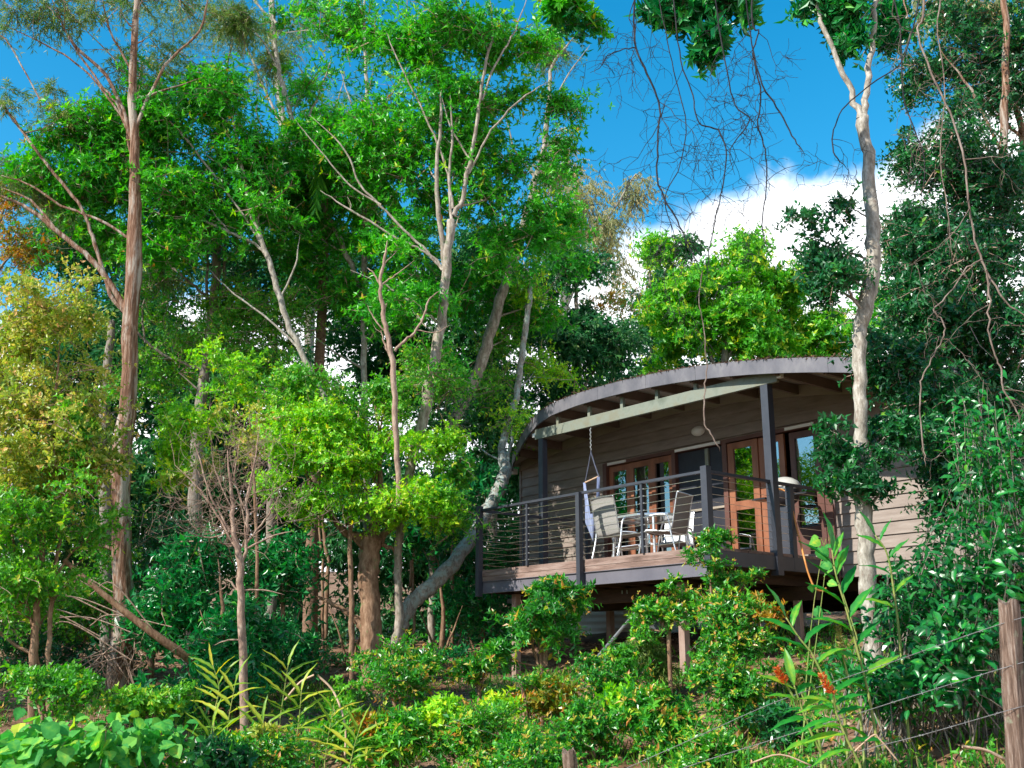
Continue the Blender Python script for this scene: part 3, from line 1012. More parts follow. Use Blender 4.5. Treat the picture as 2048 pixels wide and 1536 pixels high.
# the dark bay between the two sets
mb = MB()
mb.box(1.975, 2.975, -.06, -.03, DK, 3.41)
o_ = mb.build('screen_door', M['screen'], cabin)
mb = MB()
mb.box(2.29, 2.36, -.028, .01, 2.5, 3.40)
mb.build('mullion', M['moss_beam'], o_)
mb = MB()
mb.box(1.98, 2.97, -.028, .0, 2.40, 2.435)
mb.build('screen_rail', M['trim'], o_)
for a, b in ((4.12, 4.58), (1.99, 2.96), (.2, .72)):
    mb = MB()
    mb.box(a, b, .052, .07, 3.425, 3.47)
    mb.build('blind_track', M['white'], cabin)
# oval bulkhead lamp
c = L(2.45, .03, 3.71)
mb = MB()
u = np.linspace(0, math.pi / 2, 7)
v = np.linspace(0, 2 * math.pi, 21)[:-1]
vs = []
for a in u:
    for b in v:
        vs.append(tuple(L(2.45 + .14 * math.cos(a) * math.cos(b), .03 + .09 * math.sin(a), 3.71 + .085 * math.cos(a) * math.sin(b))))
fc = []
for i in range(6):
    for j in range(20):
        fc.append((i * 20 + j, i * 20 + (j + 1) % 20, (i + 1) * 20 + (j + 1) % 20, (i + 1) * 20 + j))
mb.add(vs, fc)
mb.build('wall_lamp', M['white'], cabin, smooth=True)
# downpipe and stay by the deck's right end
MB().tube([L(-.07, .1, 2.36), L(-.09, .12, 2.2), L(-.09, .12, 1.0)], .012, 6).build('wall_conduit', M['cedar_dark'], cabin)
mb = MB()
mb.box(3.35, 6.9, .04, .5, 1.08, 1.165)
mb.build('wall_plate', M['siding'], cabin)
# steel brace under the deck
a = P(1296, 1196, 15.6)
b = P(1178, 1334, 14.6)
MB().tube([a, b], .022, 8).build('diagonal_brace', M['galv'], cabin)

# water tank behind the cabin
tc_ = P(1222, 1268, 24.6)
tg = float(G(tc_[0], tc_[1]))
mb = MB()
zz = np.linspace(0, 1.0, 90)
prof_r = .98 + .022 * np.sin(zz * 2 * math.pi / .076)
ang = np.linspace(0, 2 * math.pi, 41)[:-1]
vs = np.array([[r * math.cos(a), r * math.sin(a), z_] for r, z_ in zip(prof_r, zz) for a in ang])
idx = np.arange(len(vs)).reshape(-1, 40)
q = np.stack([idx[:-1], np.roll(idx[:-1], -1, 1), np.roll(idx[1:], -1, 1), idx[1:]], -1).reshape(-1, 4)
mb.add(vs * [1, 1, 1.9] + [tc_[0], tc_[1], tg], q)
M['tank'] = noisy('zincalume_tank', [(.7, .69, .66), (.84, .83, .8)], scale=4, rough=.5, bump=.02)
tank = mb.build('water_tank', M['tank'], smooth=True)
tag(tank, 'squat corrugated pale water tank seen between the stumps under the deck', 'water tank')
k = mesh = MB()
MB().add(np.vstack([vs[-40:] * [1, 1, 1.9] + [tc_[0], tc_[1], tg], [[tc_[0], tc_[1], tg + 2.05]]]), [(i, (i + 1) % 40, 40) for i in range(40)]).build('tank_lid', M['galv'], tank)
p = P(1268, 1262, 23.3)
MB().tube([(p[0], p[1], p[2] - .2), (p[0], p[1], p[2] + .9)], .085, 10).build('pipe', M['white'], tank)


# ------------------------------------------------------------------ deck furniture
def chair_proto(sling, label):
    root = empty('patio_chair')
    W = .27
    prof = [(.22, .40), (.2, .43), (.0, .41), (-.18, .40), (-.235, .44), (-.27, .6), (-.31, .8), (-.345, .96), (-.36, .985)]
    sp = spline([(a, 0, b) for a, b in prof], 3)
    m = MB()
    n = len(sp)
    vs = []
    for i, p_ in enumerate(sp):
        for j, y in enumerate(np.linspace(-W, W, 7)):
            s_ = -.018 * (1 - (y / W) ** 2)
            vs.append((p_[0] + s_ * (p_[2] > .5), y, p_[2] + s_ * (p_[2] <= .5)))
    idx = np.arange(n * 7).reshape(n, 7)
    m.add(vs, np.stack([idx[:-1, :-1], idx[:-1, 1:], idx[1:, 1:], idx[1:, :-1]], -1).reshape(-1, 4))
    m.build('sling', M[sling], root, smooth=True)
    for sgn in (-1, 1):
        pts = spline([(a, sgn * (W + .008), b) for a, b in prof], 3)
        MB().tube(pts, .013, 8).build('side_rail', M['alu'], root, smooth=True)
        leg = spline([(-.33, sgn * .31, 0), (-.24, sgn * .31, .33), (-.2, sgn * .31, .58), (-.12, sgn * .32, .655), (.1, sgn * .32, .645), (.2, sgn * .32, .6), (.26, sgn * .31, .35), (.33, sgn * .31, 0)], 4)
        MB().tube(leg, .015, 8).build('leg', M['alu'], root, smooth=True)
    MB().tube([(-.36, -W, .985), (-.36, W, .985)], .013, 8).build('top_bar', M['alu'], root, smooth=True)
    MB().tube([(.2, -.31, .415), (.2, .31, .415)], .011, 8).build('cross_bar', M['alu'], root, smooth=True)
    MB().tube([(-.2, -.31, .39), (-.2, .31, .39)], .011, 8).build('cross_bar', M['alu'], root, smooth=True)
    tag(root, label, 'chair', 'patio chairs round the table')
    return root


def copy_thing(r, loc, rz, label):
    c_ = r.copy()
    COL.objects.link(c_)
    c_.location = loc
    c_.rotation_euler = (0, 0, rz)
    c_['label'] = label
    for ch in list(r.children):
        d_ = ch.copy()
        COL.objects.link(d_)
        d_.parent = c_
    return c_


AX = math.atan2(A2[1], A2[0])            # heading of +t
c1 = chair_proto('sling', 'grey sling chair with its back to the blue hanging chair, left of the table')
c1.location = L(2.18, 2.2, DK)
c1.scale = (.92, .92, .92)
c1.rotation_euler = (0, 0, .6)
copy_thing(c1, L(1.5, 1.95, DK), AX + .3, 'grey sling chair between the table and the corner railing post')
c3 = chair_proto('sling_pale', 'pale sling chair behind the left grey chair, near the wall')
c3.location = L(3.3, .85, DK)
c3.scale = (.92, .92, .92)
c3.rotation_euler = (0, 0, AX - math.pi * .8)
copy_thing(c3, L(2.5, .75, DK), AX + math.pi / 2 + .2, 'pale sling chair on the far side of the glass table, by the doors')

tb = empty('patio_table', tuple(L(2.12, 1.62, DK)))
tag(tb, 'octagonal frosted glass table with pale metal legs in the middle of the deck', 'table')
m = MB()
n = 8
top = [L(2.12 + .62 * math.cos(math.pi / 8 + i * math.pi / 4), 1.62 + .55 * math.sin(math.pi / 8 + i * math.pi / 4), DK + .665) for i in range(n)]
m.add([tuple(x) for x in top] + [(x.x, x.y, x.z - .012) for x in top] + [tuple(L(2.12, 1.62, DK + .665)), tuple(L(2.12, 1.62, DK + .688))],
      [(i, (i + 1) % n, 16) for i in range(n)] + [(8 + (i + 1) % n, 8 + i, 17) for i in range(n)])
m.f.append(np.array([(i, 8 + i, 8 + (i + 1) % n, (i + 1) % n) for i in range(n)]))
m.build('tabletop', M['frost'], tb)
pts = [L(2.12 + .6 * math.cos(math.pi / 8 + i * math.pi / 4), 1.62 + .53 * math.sin(math.pi / 8 + i * math.pi / 4), DK + .665) for i in range(n + 1)]
MB().tube(pts, .022, 6).build('frame', M['alu'], tb)
for a, b in ((.42, .36), (-.42, .36), (.42, -.36), (-.42, -.36)):
    MB().tube([L(2.12 + a, 1.62 + b, DK), L(2.12 + a * .95, 1.62 + b * .95, DK + .66)], .022, 8).build('leg', M['alu'], tb)

# hanging chair
hc = empty('hanging_chair', tuple(L(3.49, 1.5, 2.0)))
tag(hc, 'blue cloth hanging chair on a chain from the verandah beam', 'hanging chair')
tH = 3.49
zb = 2.88
for i in range(11):
    a = L(tH, 1.5, 3.75 - i * .035)
    b = L(tH, 1.5, 3.75 - (i + 1) * .035)
    MB().tube([a + Vector((.006 * (-1) ** i, 0, 0)), b + Vector((.006 * (-1) ** i, 0, 0))], .006, 5).build('chain_link', M['galv'], hc)
ap = L(tH, 1.5, 3.33)
MB().tube([L(tH, 1.5, 3.36), ap], .012, 6).build('swivel', M['dark_strap'], hc)
e1, e2 = L(tH + .15, 1.5, zb - .03), L(tH - .17, 1.5, zb + .03)
MB().tube([ap, (ap + e1) / 2 + Vector((0, 0, -.01)), e1], .011, 6).build('rope', M['dark_strap'], hc)
MB().tube([ap, (ap + e2) / 2 + Vector((0, 0, -.01)), e2], .011, 6).build('rope', M['dark_strap'], hc)
MB().tube([e1, e2], .014, 8).build('spreader_bar', M['dowel'], hc)
m = MB()
vs = []
nu, nv = 15, 25
for i in range(nu):
    for j in range(nv):
        s_ = i / (nu - 1)
        w_ = j / (nv - 1)
        top_ = e1 * (1 - s_) + e2 * s_
        drop = 1.0
        spread = .10 + .9 * math.sin(math.pi * w_)
        ctr = (e1 + e2) / 2
        x_ = (1 - spread)
        base_ = top_ if w_ < .0 else top_
        side = abs(2 * s_ - 1)
        # strips gathered at the two bar ends, opening into a seat below
        gather = (1 - w_) ** 1.5
        end = e1 if s_ < .5 else e2
        pnt = end * gather + (e1 * (1 - s_) + e2 * s_) * (1 - gather)
        dz = -drop * (w_ ** .8) * (1 - .35 * w_ * side)
        fold = .03 * math.sin(s_ * 30) * gather
        vs.append(tuple(pnt + Vector((fold + .02 * (s_ - .5), -.16 * math.sin(math.pi * w_) * (1 - side) - .05 * (s_ * 14 % 1) * gather, dz))))
idx = np.arange(nu * nv).reshape(nu, nv)
sel = [i for i in range(nu - 1)]
q = []
for i in sel:
    for j in range(nv - 1):
        if nu // 2 - 1 <= i <= nu // 2 and j < 12:
            continue
        q.append((idx[i, j], idx[i + 1, j], idx[i + 1, j + 1], idx[i, j + 1]))
m.add(vs, q)
m.build('seat_cloth', M['blue_cloth'], hc, smooth=True)

# barbecue
bp_ = L(.48, .5, DK)
bq = empty('barbecue', tuple(bp_))
tag(bq, 'black barbecue with a domed grey lid behind the right-hand railing', 'barbecue')


def lathe(m, cx, cy, prof, n=28, sx=1, sy=1, rz=0):
    vs = []
    for r, z_ in prof:
        for k in range(n):
            a_ = k * 2 * math.pi / n
            x_, y_ = r * math.cos(a_) * sx, r * math.sin(a_) * sy
            vs.append((cx + x_ * math.cos(rz) - y_ * math.sin(rz), cy + x_ * math.sin(rz) + y_ * math.cos(rz), z_))
    idx_ = np.arange(len(vs)).reshape(-1, n)
    q_ = np.stack([idx_[:-1], np.roll(idx_[:-1], -1, 1), np.roll(idx_[1:], -1, 1), idx_[1:]], -1).reshape(-1, 4)
    m.add(vs, q_)
    return m


zq = DK + 1.0
lathe(MB(), bp_.x, bp_.y, [(.001, zq - .22), (.12, zq - .22), (.20, zq - .16), (.25, zq - .05), (.255, zq)], sx=1.0, sy=.8, rz=AX).build('firebox', M['black'], bq, smooth=True)
lathe(MB(), bp_.x, bp_.y, [(.262, zq), (.266, zq + .02), (.255, zq + .07), (.215, zq + .13), (.14, zq + .175), (.07, zq + .195), (.001, zq + .2)], sx=1.0, sy=.8, rz=AX).build('lid', M['bbq_grey'], bq, smooth=True)
MB().tube([L(.36, .72, zq + .05), L(.4, .75, zq + .06), L(.55, .75, zq + .06), L(.6, .72, zq + .05)], .012, 8).build('handle', M['black'], bq)
mb = MB()
mb.box(.42, .54, .44, .56, DK + .03, zq - .2)
mb.build('pedestal', M['charcoal'], bq)
mb = MB()
mb.box(.26, .70, .28, .72, DK, DK + .03)
mb.build('base', M['black'], bq)
mb = MB()
mb.box(.74, .98, .38, .62, zq - .10, zq - .075)
mb.box(.02, .22, .38, .62, zq - .10, zq - .075)
mb.build('side_shelf', M['black'], bq)
hose = [P(1550, 977, 14.75), P(1566, 980, 14.75), P(1577, 990, 14.7), P(1584, 1015, 14.68), P(1592, 1050, 14.66), P(1602, 1090, 14.6), P(1609, 1118, 14.45), P(1618, 1150, 14.45), P(1630, 1176, 14.45), P(1645, 1182, 14.5), P(1652, 1176, 14.6)]
o = MB().tube(spline(hose, 4), .013, 7).build('gas_hose', M['orange_hose'], smooth=True)
tag(o, 'orange gas hose looping from the barbecue down over the deck edge', 'hose')
# small red flower on the deck rail end
c = P(1655, 968, 15.0)
mb = MB()
n = 26
d_ = nrm(rng.normal(size=(n, 3)))
put_leaves(mb, np.array([c] * n) + d_ * .02, d_, rng.normal(size=(n, 3)), np.full(n, .055), np.full(n, .04), np.full(n, .5), LEAF7)
o = mb.build('red_blossom', M['red'])
tag(o, 'single red blossom above the far end of the side railing', 'flower')

# ------------------------------------------------------------------ trees on the left
T = tree
T('forest_tree', 'tall reddish-brown stringy-barked gum at far left with loose bark at its foot', 16.5,
  [[(232, 1400, 58), (248, 1250, 50), (243, 1100, 42), (242, 950, 44), (256, 800, 38), (262, 650, 36), (268, 500, 36), (270, 350, 26), (266, 200, 20), (270, 60, 16), (276, -60, 12)],
   [(258, 625, 18), (200, 540, 17), (150, 490, 15), (100, 450, 14), (60, 420, 11), (-20, 380, 9)],
   [(262, 640, 14), (222, 590, 12), (190, 490, 11), (165, 420, 10), (110, 350, 9), (65, 290, 9), (20, 230, 8), (-20, 170, 7)],
   [(268, 300, 14), (225, 170, 11), (150, 90, 9), (105, 10, 7)], [(268, 260, 12), (330, 130, 9), (400, 60, 7), (420, -40, 6)],
   [(240, 1105, 12), (190, 1085, 9), (150, 1060, 7)], [(262, 480, 9), (200, 440, 8), (120, 410, 7), (60, 370, 6), (0, 350, 5)], [(110, 455, 8), (60, 400, 7), (0, 375, 6)], [(268, 330, 9), (240, 220, 8), (200, 165, 7), (150, 95, 6), (100, -10, 5)], [(255, 250, 7), (180, 150, 6), (110, 100, 5), (0, 45, 4)], [(268, 200, 8), (330, 180, 6), (420, 150, 5)], [(268, 150, 8), (220, 60, 6), (200, -30, 5)], [(80, 200, 5), (20, 90, 4), (-20, 60, 3)]],
  [(270, 70, 220, 110, 17.5, 1.5, 44, 'feather', 1.1), (90, 210, 100, 80, 17, 1, 12, 'feather', .9), (440, 50, 130, 80, 18, 1, 22, 'feather', 1.1), (60, 70, 110, 80, 17, 1, 14, 'feather', 1.0), (70, 380, 80, 50, 17, .7, 9, 'feather', .9)],
  'bark_string', group='forest trees behind the shrubs')
T('forest_tree', 'slim pale sapling leaning left, forked high above the yellow-green crown', 17.2,
  [[(738, 1060, 22), (715, 960, 17), (690, 870, 15), (650, 795, 14), (600, 700, 14), (560, 600, 14), (530, 500, 12), (500, 420, 11), (485, 340, 9), (478, 290, 7), (452, 190, 5)],
   [(530, 505, 9), (500, 482, 8), (460, 465, 8), (390, 430, 7), (330, 380, 6), (265, 300, 5)], [(490, 360, 6), (440, 330, 5), (400, 300, 4)],
   [(528, 500, 7), (480, 420, 6), (380, 290, 6), (250, 140, 5), (130, 20, 4)], [(330, 380, 6), (280, 340, 5), (190, 270, 4), (120, 250, 3)], [(460, 465, 6), (430, 430, 5), (400, 380, 4), (340, 340, 4)], [(600, 700, 7), (540, 640, 6), (470, 590, 5), (420, 540, 4)], [(560, 600, 6), (590, 530, 5), (600, 470, 4)], [(400, 435, 5), (330, 430, 4), (250, 400, 4), (150, 385, 3)]],
  [(270, 280, 190, 120, 16.8, .9, 74, 'whorl'), (420, 210, 130, 100, 17, .9, 46, 'whorl'), (170, 350, 150, 90, 16.6, .8, 34, 'whorl'), (330, 420, 180, 90, 16.8, .8, 44, 'whorl'), (540, 330, 120, 100, 17, .8, 30, 'whorl'), (300, 500, 200, 70, 17, .8, 46, 'spray'), (180, 250, 150, 70, 16.8, .7, 24, 'spray'), (640, 290, 60, 60, 17, .4, 18, 'whorl'), (500, 440, 120, 60, 17, .6, 26, 'spray'), (90, 300, 60, 50, 16.8, .5, 10, 'spray'), (350, 330, 260, 180, 17.2, .9, 60, 'spray'), (200, 440, 120, 60, 17, .6, 18, 'spray')],
  'bark_white', group='forest trees behind the shrubs', base=False)
T('forest_tree', 'straight pale-trunked tree standing in the middle of the left forest', 19,
  [[(742, 1150, 16), (735, 1000, 15), (730, 860, 14), (728, 740, 14), (727, 640, 13), (729, 520, 13), (730, 400, 12), (731, 250, 11), (733, 170, 9), (728, 40, 7), (735, -60, 5)],
   [(727, 610, 13), (702, 530, 15), (665, 450, 15), (635, 385, 14), (605, 300, 14), (580, 225, 15), (562, 160, 14), (552, 100, 13), (547, 30, 12), (545, -60, 10)], [(552, 45, 9), (520, 15, 7), (480, -40, 6)], [(585, 230, 7), (560, 150, 7), (520, 75, 6), (440, -5, 5)], [(598, 280, 7), (640, 180, 6), (665, 110, 4)], [(690, 505, 6), (660, 490, 6), (600, 440, 5), (560, 370, 4)], [(731, 300, 7), (700, 200, 5), (680, 140, 4)], [(731, 260, 6), (790, 180, 5), (830, 100, 4)],
   [(730, 430, 6), (780, 390, 5), (830, 350, 4)]],
  [(740, 50, 150, 90, 18.6, 1, 44, 'spray'), (600, 60, 90, 60, 18.6, .8, 12, 'spray'), (620, 330, 130, 120, 18.6, 1, 34, 'whorl'), (760, 300, 90, 140, 18.4, .8, 26, 'whorl'), (560, 90, 110, 80, 19.5, 1, 20, 'feather'), (650, 520, 140, 90, 18.8, .9, 44, 'whorl'), (770, 600, 110, 100, 18.8, .9, 36, 'whorl'), (600, 640, 120, 70, 18.8, .8, 24, 'fresh'), (720, 420, 120, 80, 18.6, .8, 30, 'spray'), (640, 180, 120, 90, 18.8, .8, 26, 'spray')],
  'bark_white', group='forest trees behind the shrubs')
T('forest_tree', 'many-stemmed pale tree with a snapped-off bare stem, nearest the leaning trunk', 17,
  [[(793, 1372, 24), (786, 1310, 26), (797, 1250, 20), (795, 1170, 18), (797, 1090, 18), (812, 980, 20), (830, 900, 24), (848, 830, 26), (860, 760, 25), (882, 650, 23), (893, 540, 22), (903, 440, 20)],
   [(893, 560, 17), (880, 450, 14), (872, 340, 12), (880, 260, 10), (882, 180, 8)],
   [(905, 430, 15), (922, 405, 14), (932, 360, 13), (945, 300, 12), (958, 220, 10), (965, 160, 9), (985, 60, 7), (975, -30, 5)],
   [(903, 440, 10), (898, 350, 8), (905, 270, 7), (900, 190, 5)], [(897, 545, 9), (860, 510, 8), (820, 470, 8), (760, 410, 7), (720, 370, 6), (690, 300, 5), (620, 230, 4)],
   [(885, 540, 8), (850, 505, 7), (800, 480, 7), (700, 420, 6), (640, 380, 5)], [(935, 350, 7), (985, 260, 6), (1040, 200, 5), (1100, 160, 4)], [(760, 410, 6), (700, 370, 5), (640, 300, 4), (590, 240, 4)], [(906, 420, 8), (890, 330, 7), (850, 230, 6), (800, 130, 5), (770, 60, 4)], [(962, 200, 7), (990, 130, 6), (1030, 60, 5), (1060, -20, 4)], [(940, 320, 6), (900, 250, 5), (880, 180, 4)], [(882, 650, 7), (830, 610, 6), (770, 570, 5), (700, 540, 4)]],
  [(880, 120, 170, 120, 17, 1, 84, 'whorl'), (1030, 110, 120, 80, 17.2, .8, 40, 'spray'), (960, 330, 150, 130, 17.4, .9, 60, 'whorl'), (820, 420, 120, 130, 17.4, .8, 42, 'whorl'), (1020, 470, 110, 90, 17.6, .8, 30, 'whorl'), (1140, 210, 50, 30, 17.4, .4, 8, 'whorl'), (870, 610, 140, 90, 17.4, .7, 34, 'spray'), (770, 330, 120, 110, 17.2, .7, 34, 'spray'), (960, 220, 120, 90, 17.2, .7, 30, 'spray'), (1100, 330, 60, 70, 17.4, .5, 16, 'spray'), (880, 300, 220, 200, 17.3, .9, 60, 'spray'), (900, 740, 70, 60, 17.6, .5, 16, 'whorl')],
  'bark_pale', group='forest trees behind the shrubs')
T('young_tree', 'small twiggy tree with reddish bare fork between the palm and the many-stemmed tree', 16,
  [[(800, 1010, 13), (792, 860, 13), (787, 760, 13), (784, 715, 13), (774, 670, 11), (766, 620, 10), (761, 560, 8), (768, 520, 7), (775, 480, 5)],
   [(788, 700, 9), (812, 680, 8), (832, 662, 7), (848, 632, 6), (858, 600, 5), (880, 580, 4)], [(764, 580, 5), (750, 550, 5), (735, 535, 4)], [(764, 570, 5), (790, 550, 4), (830, 520, 3)],
   [(772, 665, 5), (750, 640, 4), (735, 610, 3)], [(786, 720, 7), (770, 690, 6), (762, 660, 5)], [(832, 660, 4), (870, 665, 3), (900, 650, 3)]],
  [(830, 590, 70, 40, 16, .4, 9, 'spray', .8), (740, 600, 60, 60, 16.2, .4, 6, 'spray', .8), (790, 500, 60, 40, 16.2, .4, 6, 'spray', .8)],
  'bark_twig', group='young trees at the forest edge', base=False)
T('forest_tree', 'pale tree leaning right, its thick banded trunk rising from behind the lime crown', 20.3,
  [[(862, 1300, 16), (864, 1180, 15), (866, 1080, 16), (875, 950, 20), (895, 870, 22), (935, 790, 27), (965, 720, 27), (985, 650, 25), (1010, 570, 24), (1030, 515, 22), (1060, 400, 17), (1085, 310, 14), (1098, 200, 11), (1105, 130, 8), (1160, 60, 5)],
   [(1030, 520, 10), (1015, 470, 8), (1000, 400, 6)], [(1072, 360, 8), (1030, 300, 6), (1010, 230, 5)], [(1095, 240, 7), (1130, 160, 5), (1180, 90, 4)]],
  [(1060, 520, 110, 80, 20.4, 1, 34, 'whorl'), (1090, 420, 90, 90, 20.4, 1, 18, 'whorl'), (1120, 100, 70, 60, 20.4, .6, 12, 'feather'), (960, 600, 110, 110, 20.8, .8, 34, 'whorl'), (990, 720, 70, 90, 20.8, .8, 26, 'fresh'), (1080, 640, 70, 70, 20.6, .6, 18, 'spray')],
  'bark_pale', group='forest trees behind the shrubs')
T('forest_tree', 'lichen-mottled tree whose trunk sweeps right and up beside the deck corner', 18.4,
  [[(790, 1345, 30, 17.9), (800, 1260, 32, 17.9), (820, 1212, 34, 17.9), (860, 1175, 34, 18), (905, 1128, 33, 18.2), (945, 1072, 32, 18.5), (975, 1020, 29, 19), (998, 978, 30, 19.3), (1010, 940, 27, 19.6), (1005, 895, 19, 19.8), (1016, 850, 17, 20), (1035, 780, 15, 20.2), (1045, 700, 14, 20.2), (1057, 620, 13, 20.2), (1060, 570, 11, 20.2), (1046, 520, 7, 20.2)],
   [(1008, 945, 12, 19.6), (1020, 900, 9, 19.7), (1024, 850, 7, 19.7)]],
  [(1085, 760, 60, 70, 21, .5, 12, 'lime'), (1070, 560, 70, 50, 20.4, .5, 10, 'lime'), (1020, 850, 30, 60, 20, .3, 6, 'lime'), (900, 820, 60, 60, 20, .5, 8, 'dark')],
  'bark_lichen', group='forest trees behind the shrubs')
T('forest_tree', 'stout brown-trunked tree with a low knot and a lime-yellow small-leaved crown', 17,
  [[(752, 1385, 64), (748, 1330, 54), (742, 1250, 46), (738, 1180, 45), (738, 1120, 46), (745, 1070, 50)],
   [(735, 1090, 30), (710, 1072, 26), (685, 1062, 20), (655, 1020, 14), (620, 960, 9), (590, 900, 6)], [(745, 1085, 34), (752, 1030, 26), (760, 960, 16), (760, 880, 11), (750, 800, 7)],
   [(755, 1085, 24), (785, 1050, 16), (820, 1000, 11), (850, 950, 7)], [(728, 1262, 22), (712, 1240, 20), (690, 1222, 14), (650, 1200, 11), (630, 1190, 8)], [(765, 1090, 12), (790, 1105, 9), (800, 1150, 7)]],
  [(690, 850, 120, 45, 16.6, .9, 44, 'lime', .75), (780, 800, 90, 40, 16.8, .8, 26, 'fresh', .75), (590, 900, 80, 45, 16.4, .7, 28, 'lime', .75), (710, 930, 130, 45, 16.4, .8, 42, 'lime', .75), (850, 900, 80, 40, 16.7, .6, 24, 'lime', .75), (600, 1000, 80, 40, 16.5, .6, 24, 'lime', .7), (820, 1010, 90, 40, 16.5, .6, 30, 'lime', .7), (910, 940, 50, 30, 16.8, .4, 10, 'fresh', .7), (620, 780, 90, 35, 17, .7, 20, 'fresh', .75), (540, 960, 40, 40, 16.4, .4, 9, 'lime', .6), (720, 1020, 80, 30, 16.8, .7, 14, 'lime', .7), (620, 800, 120, 60, 17.4, .8, 30, 'fresh'), (880, 760, 90, 60, 17.4, .8, 24, 'fresh'), (560, 880, 60, 70, 16.8, .6, 16, 'lime'), (900, 1010, 40, 60, 16.8, .5, 10, 'fresh')],
  'bark_brown', group='forest trees behind the shrubs', flare=1.15)
T('forest_tree', 'grey-brown tree with two slim parallel upper stems beside the stringy-barked gum', 19,
  [[(372, 1420, 26), (376, 1300, 25), (385, 1150, 27), (390, 1000, 32), (396, 880, 30), (408, 760, 24), (424, 650, 21), (432, 540, 20), (437, 440, 18), (442, 320, 12), (450, 180, 8), (470, 40, 5)],
   [(418, 670, 9), (414, 560, 8), (410, 430, 7), (408, 350, 5)], [(432, 640, 9), (446, 560, 8), (448, 470, 7), (440, 400, 5)],
   [(400, 738, 9), (365, 725, 8), (325, 708, 8), (288, 680, 7), (264, 640, 6), (254, 580, 5)], [(290, 686, 6), (285, 620, 5), (300, 560, 4), (292, 480, 3)],
   [(420, 600, 8), (370, 555, 7), (310, 510, 6), (280, 480, 4)]],
  [(390, 650, 140, 110, 19, 1, 50, 'fresh'), (430, 480, 130, 100, 19.4, 1, 40, 'dark'), (510, 640, 100, 90, 19.4, .8, 34, 'fresh'), (300, 760, 70, 100, 19.2, .8, 26, 'fresh'), (480, 720, 120, 70, 18.6, .7, 40, 'fresh', .9), (330, 560, 80, 60, 19.4, .8, 12, 'feather')],
  'bark_grey', group='forest trees behind the shrubs')
def bare_twigs(root, specs, Y, n, ln, mat, up=.35, depth=2, rmin=.0022):
    """Leafless branchlets on the given limbs."""
    mb_ = MB()

    def grow(p, r, n_, l_, lev):
        for _ in range(n_):
            i_ = random.randrange(1, len(p))
            d_ = nrm(rng.normal(size=3) * [1, .7, .6] + [0, 0, up])
            pts_ = [p[i_]]
            for _s in range(6):
                d_ = nrm(d_ + rng.normal(size=3) * .22 + [0, 0, up * .3])
                pts_.append(pts_[-1] + d_ * l_ * rng.uniform(.7, 1.3) / 6)
            pts_ = np.array(pts_)
            rr_ = np.linspace(max(rmin, r[i_] * .5), rmin * .6, 7)
            mb_.tube(pts_, rr_, 4, caps=False)
            if lev < depth:
                grow(pts_, rr_, 3, l_ * .55, lev + 1)
    for sp_ in specs:
        p_, r_ = limb_pts(sp_, Y)
        grow(p_, r_ * .7, n, ln, 0)
    return mb_.build('bare_twigs', M[mat], root, kind='stuff')


sap = T('young_tree', 'thin pale sapling with a twiggy half-bare crown in front of the dark thicket', 13,
  [[(487, 1500, 19), (486, 1350, 18), (482, 1200, 16), (477, 1120, 15), (468, 1060, 11), (462, 980, 8), (455, 900, 5)],
   [(480, 1150, 11), (492, 1090, 9), (494, 1010, 8), (510, 920, 5), (520, 850, 3)], [(474, 1100, 7), (440, 1040, 6), (400, 980, 5), (350, 930, 3)], [(490, 1090, 6), (530, 1040, 5), (560, 990, 3)],
   [(470, 1080, 6), (425, 1000, 5), (400, 920, 4), (380, 860, 3)], [(488, 1100, 6), (540, 1075, 5), (590, 1060, 3)], [(474, 1180, 6), (455, 1160, 5), (450, 1175, 3), (420, 1190, 2)],
   [(486, 1280, 5), (450, 1282, 4), (430, 1290, 2)], [(484, 1180, 5), (530, 1180, 4), (570, 1190, 3)], [(468, 1060, 5), (420, 1075, 4), (370, 1060, 3), (340, 1030, 2)],
   [(494, 1030, 5), (470, 960, 4), (480, 880, 3)], [(466, 1020, 4), (430, 940, 3), (420, 860, 2)]],
  [(370, 850, 90, 90, 13.6, .6, 30, 'lime', .65), (430, 760, 90, 50, 13.8, .6, 16, 'lime', .65), (500, 850, 60, 70, 13.4, .5, 10, 'olive', .55), (330, 950, 40, 40, 13.4, .4, 6, 'lime', .5), (400, 940, 40, 40, 13.4, .4, 5, 'olive', .5)],
  'bark_twig', group='young trees at the forest edge', dens=.6)
bare_twigs(sap, [[(470, 1120, 11), (464, 1040, 9), (458, 920, 5)], [(486, 1110, 9), (494, 1010, 8), (512, 920, 5)], [(474, 1100, 7), (430, 1030, 6), (380, 960, 4)], [(488, 1100, 6), (540, 1060, 5), (580, 1040, 3)], [(470, 1060, 5), (410, 1070, 4), (360, 1050, 3)]], 13, 10, .75, 'bark_twig')
T('young_tree', 'broad tan and olive small-leaved tree filling the left edge', 13,
  [[(66, 1420, 22), (68, 1330, 18), (74, 1220, 15), (84, 1100, 12), (96, 960, 9), (110, 820, 7), (120, 680, 5)], [(100, 1420, 16), (96, 1330, 14), (104, 1200, 12), (120, 1080, 9), (160, 950, 6), (190, 820, 4)],
   [(84, 1380, 10), (60, 1240, 9), (30, 1100, 7), (10, 950, 5)], [(90, 1180, 8), (150, 1100, 6), (220, 1060, 4)]],
  [(110, 640, 110, 120, 13, .9, 60, 'olive', .85), (90, 800, 160, 120, 12.8, 1, 90, 'olive', .85), (80, 960, 190, 100, 12.8, 1, 60, 'olive', .85), (80, 1050, 150, 100, 12.7, 1, 60, 'fresh', .8), (60, 1190, 120, 80, 12.8, .9, 40, 'fresh', .75), (180, 900, 40, 110, 13.2, .6, 12, 'fresh', .7), (10, 700, 60, 120, 13, .6, 22, 'olive', .85)],
  'bark_brown', group='young trees at the forest edge', dens=.85)
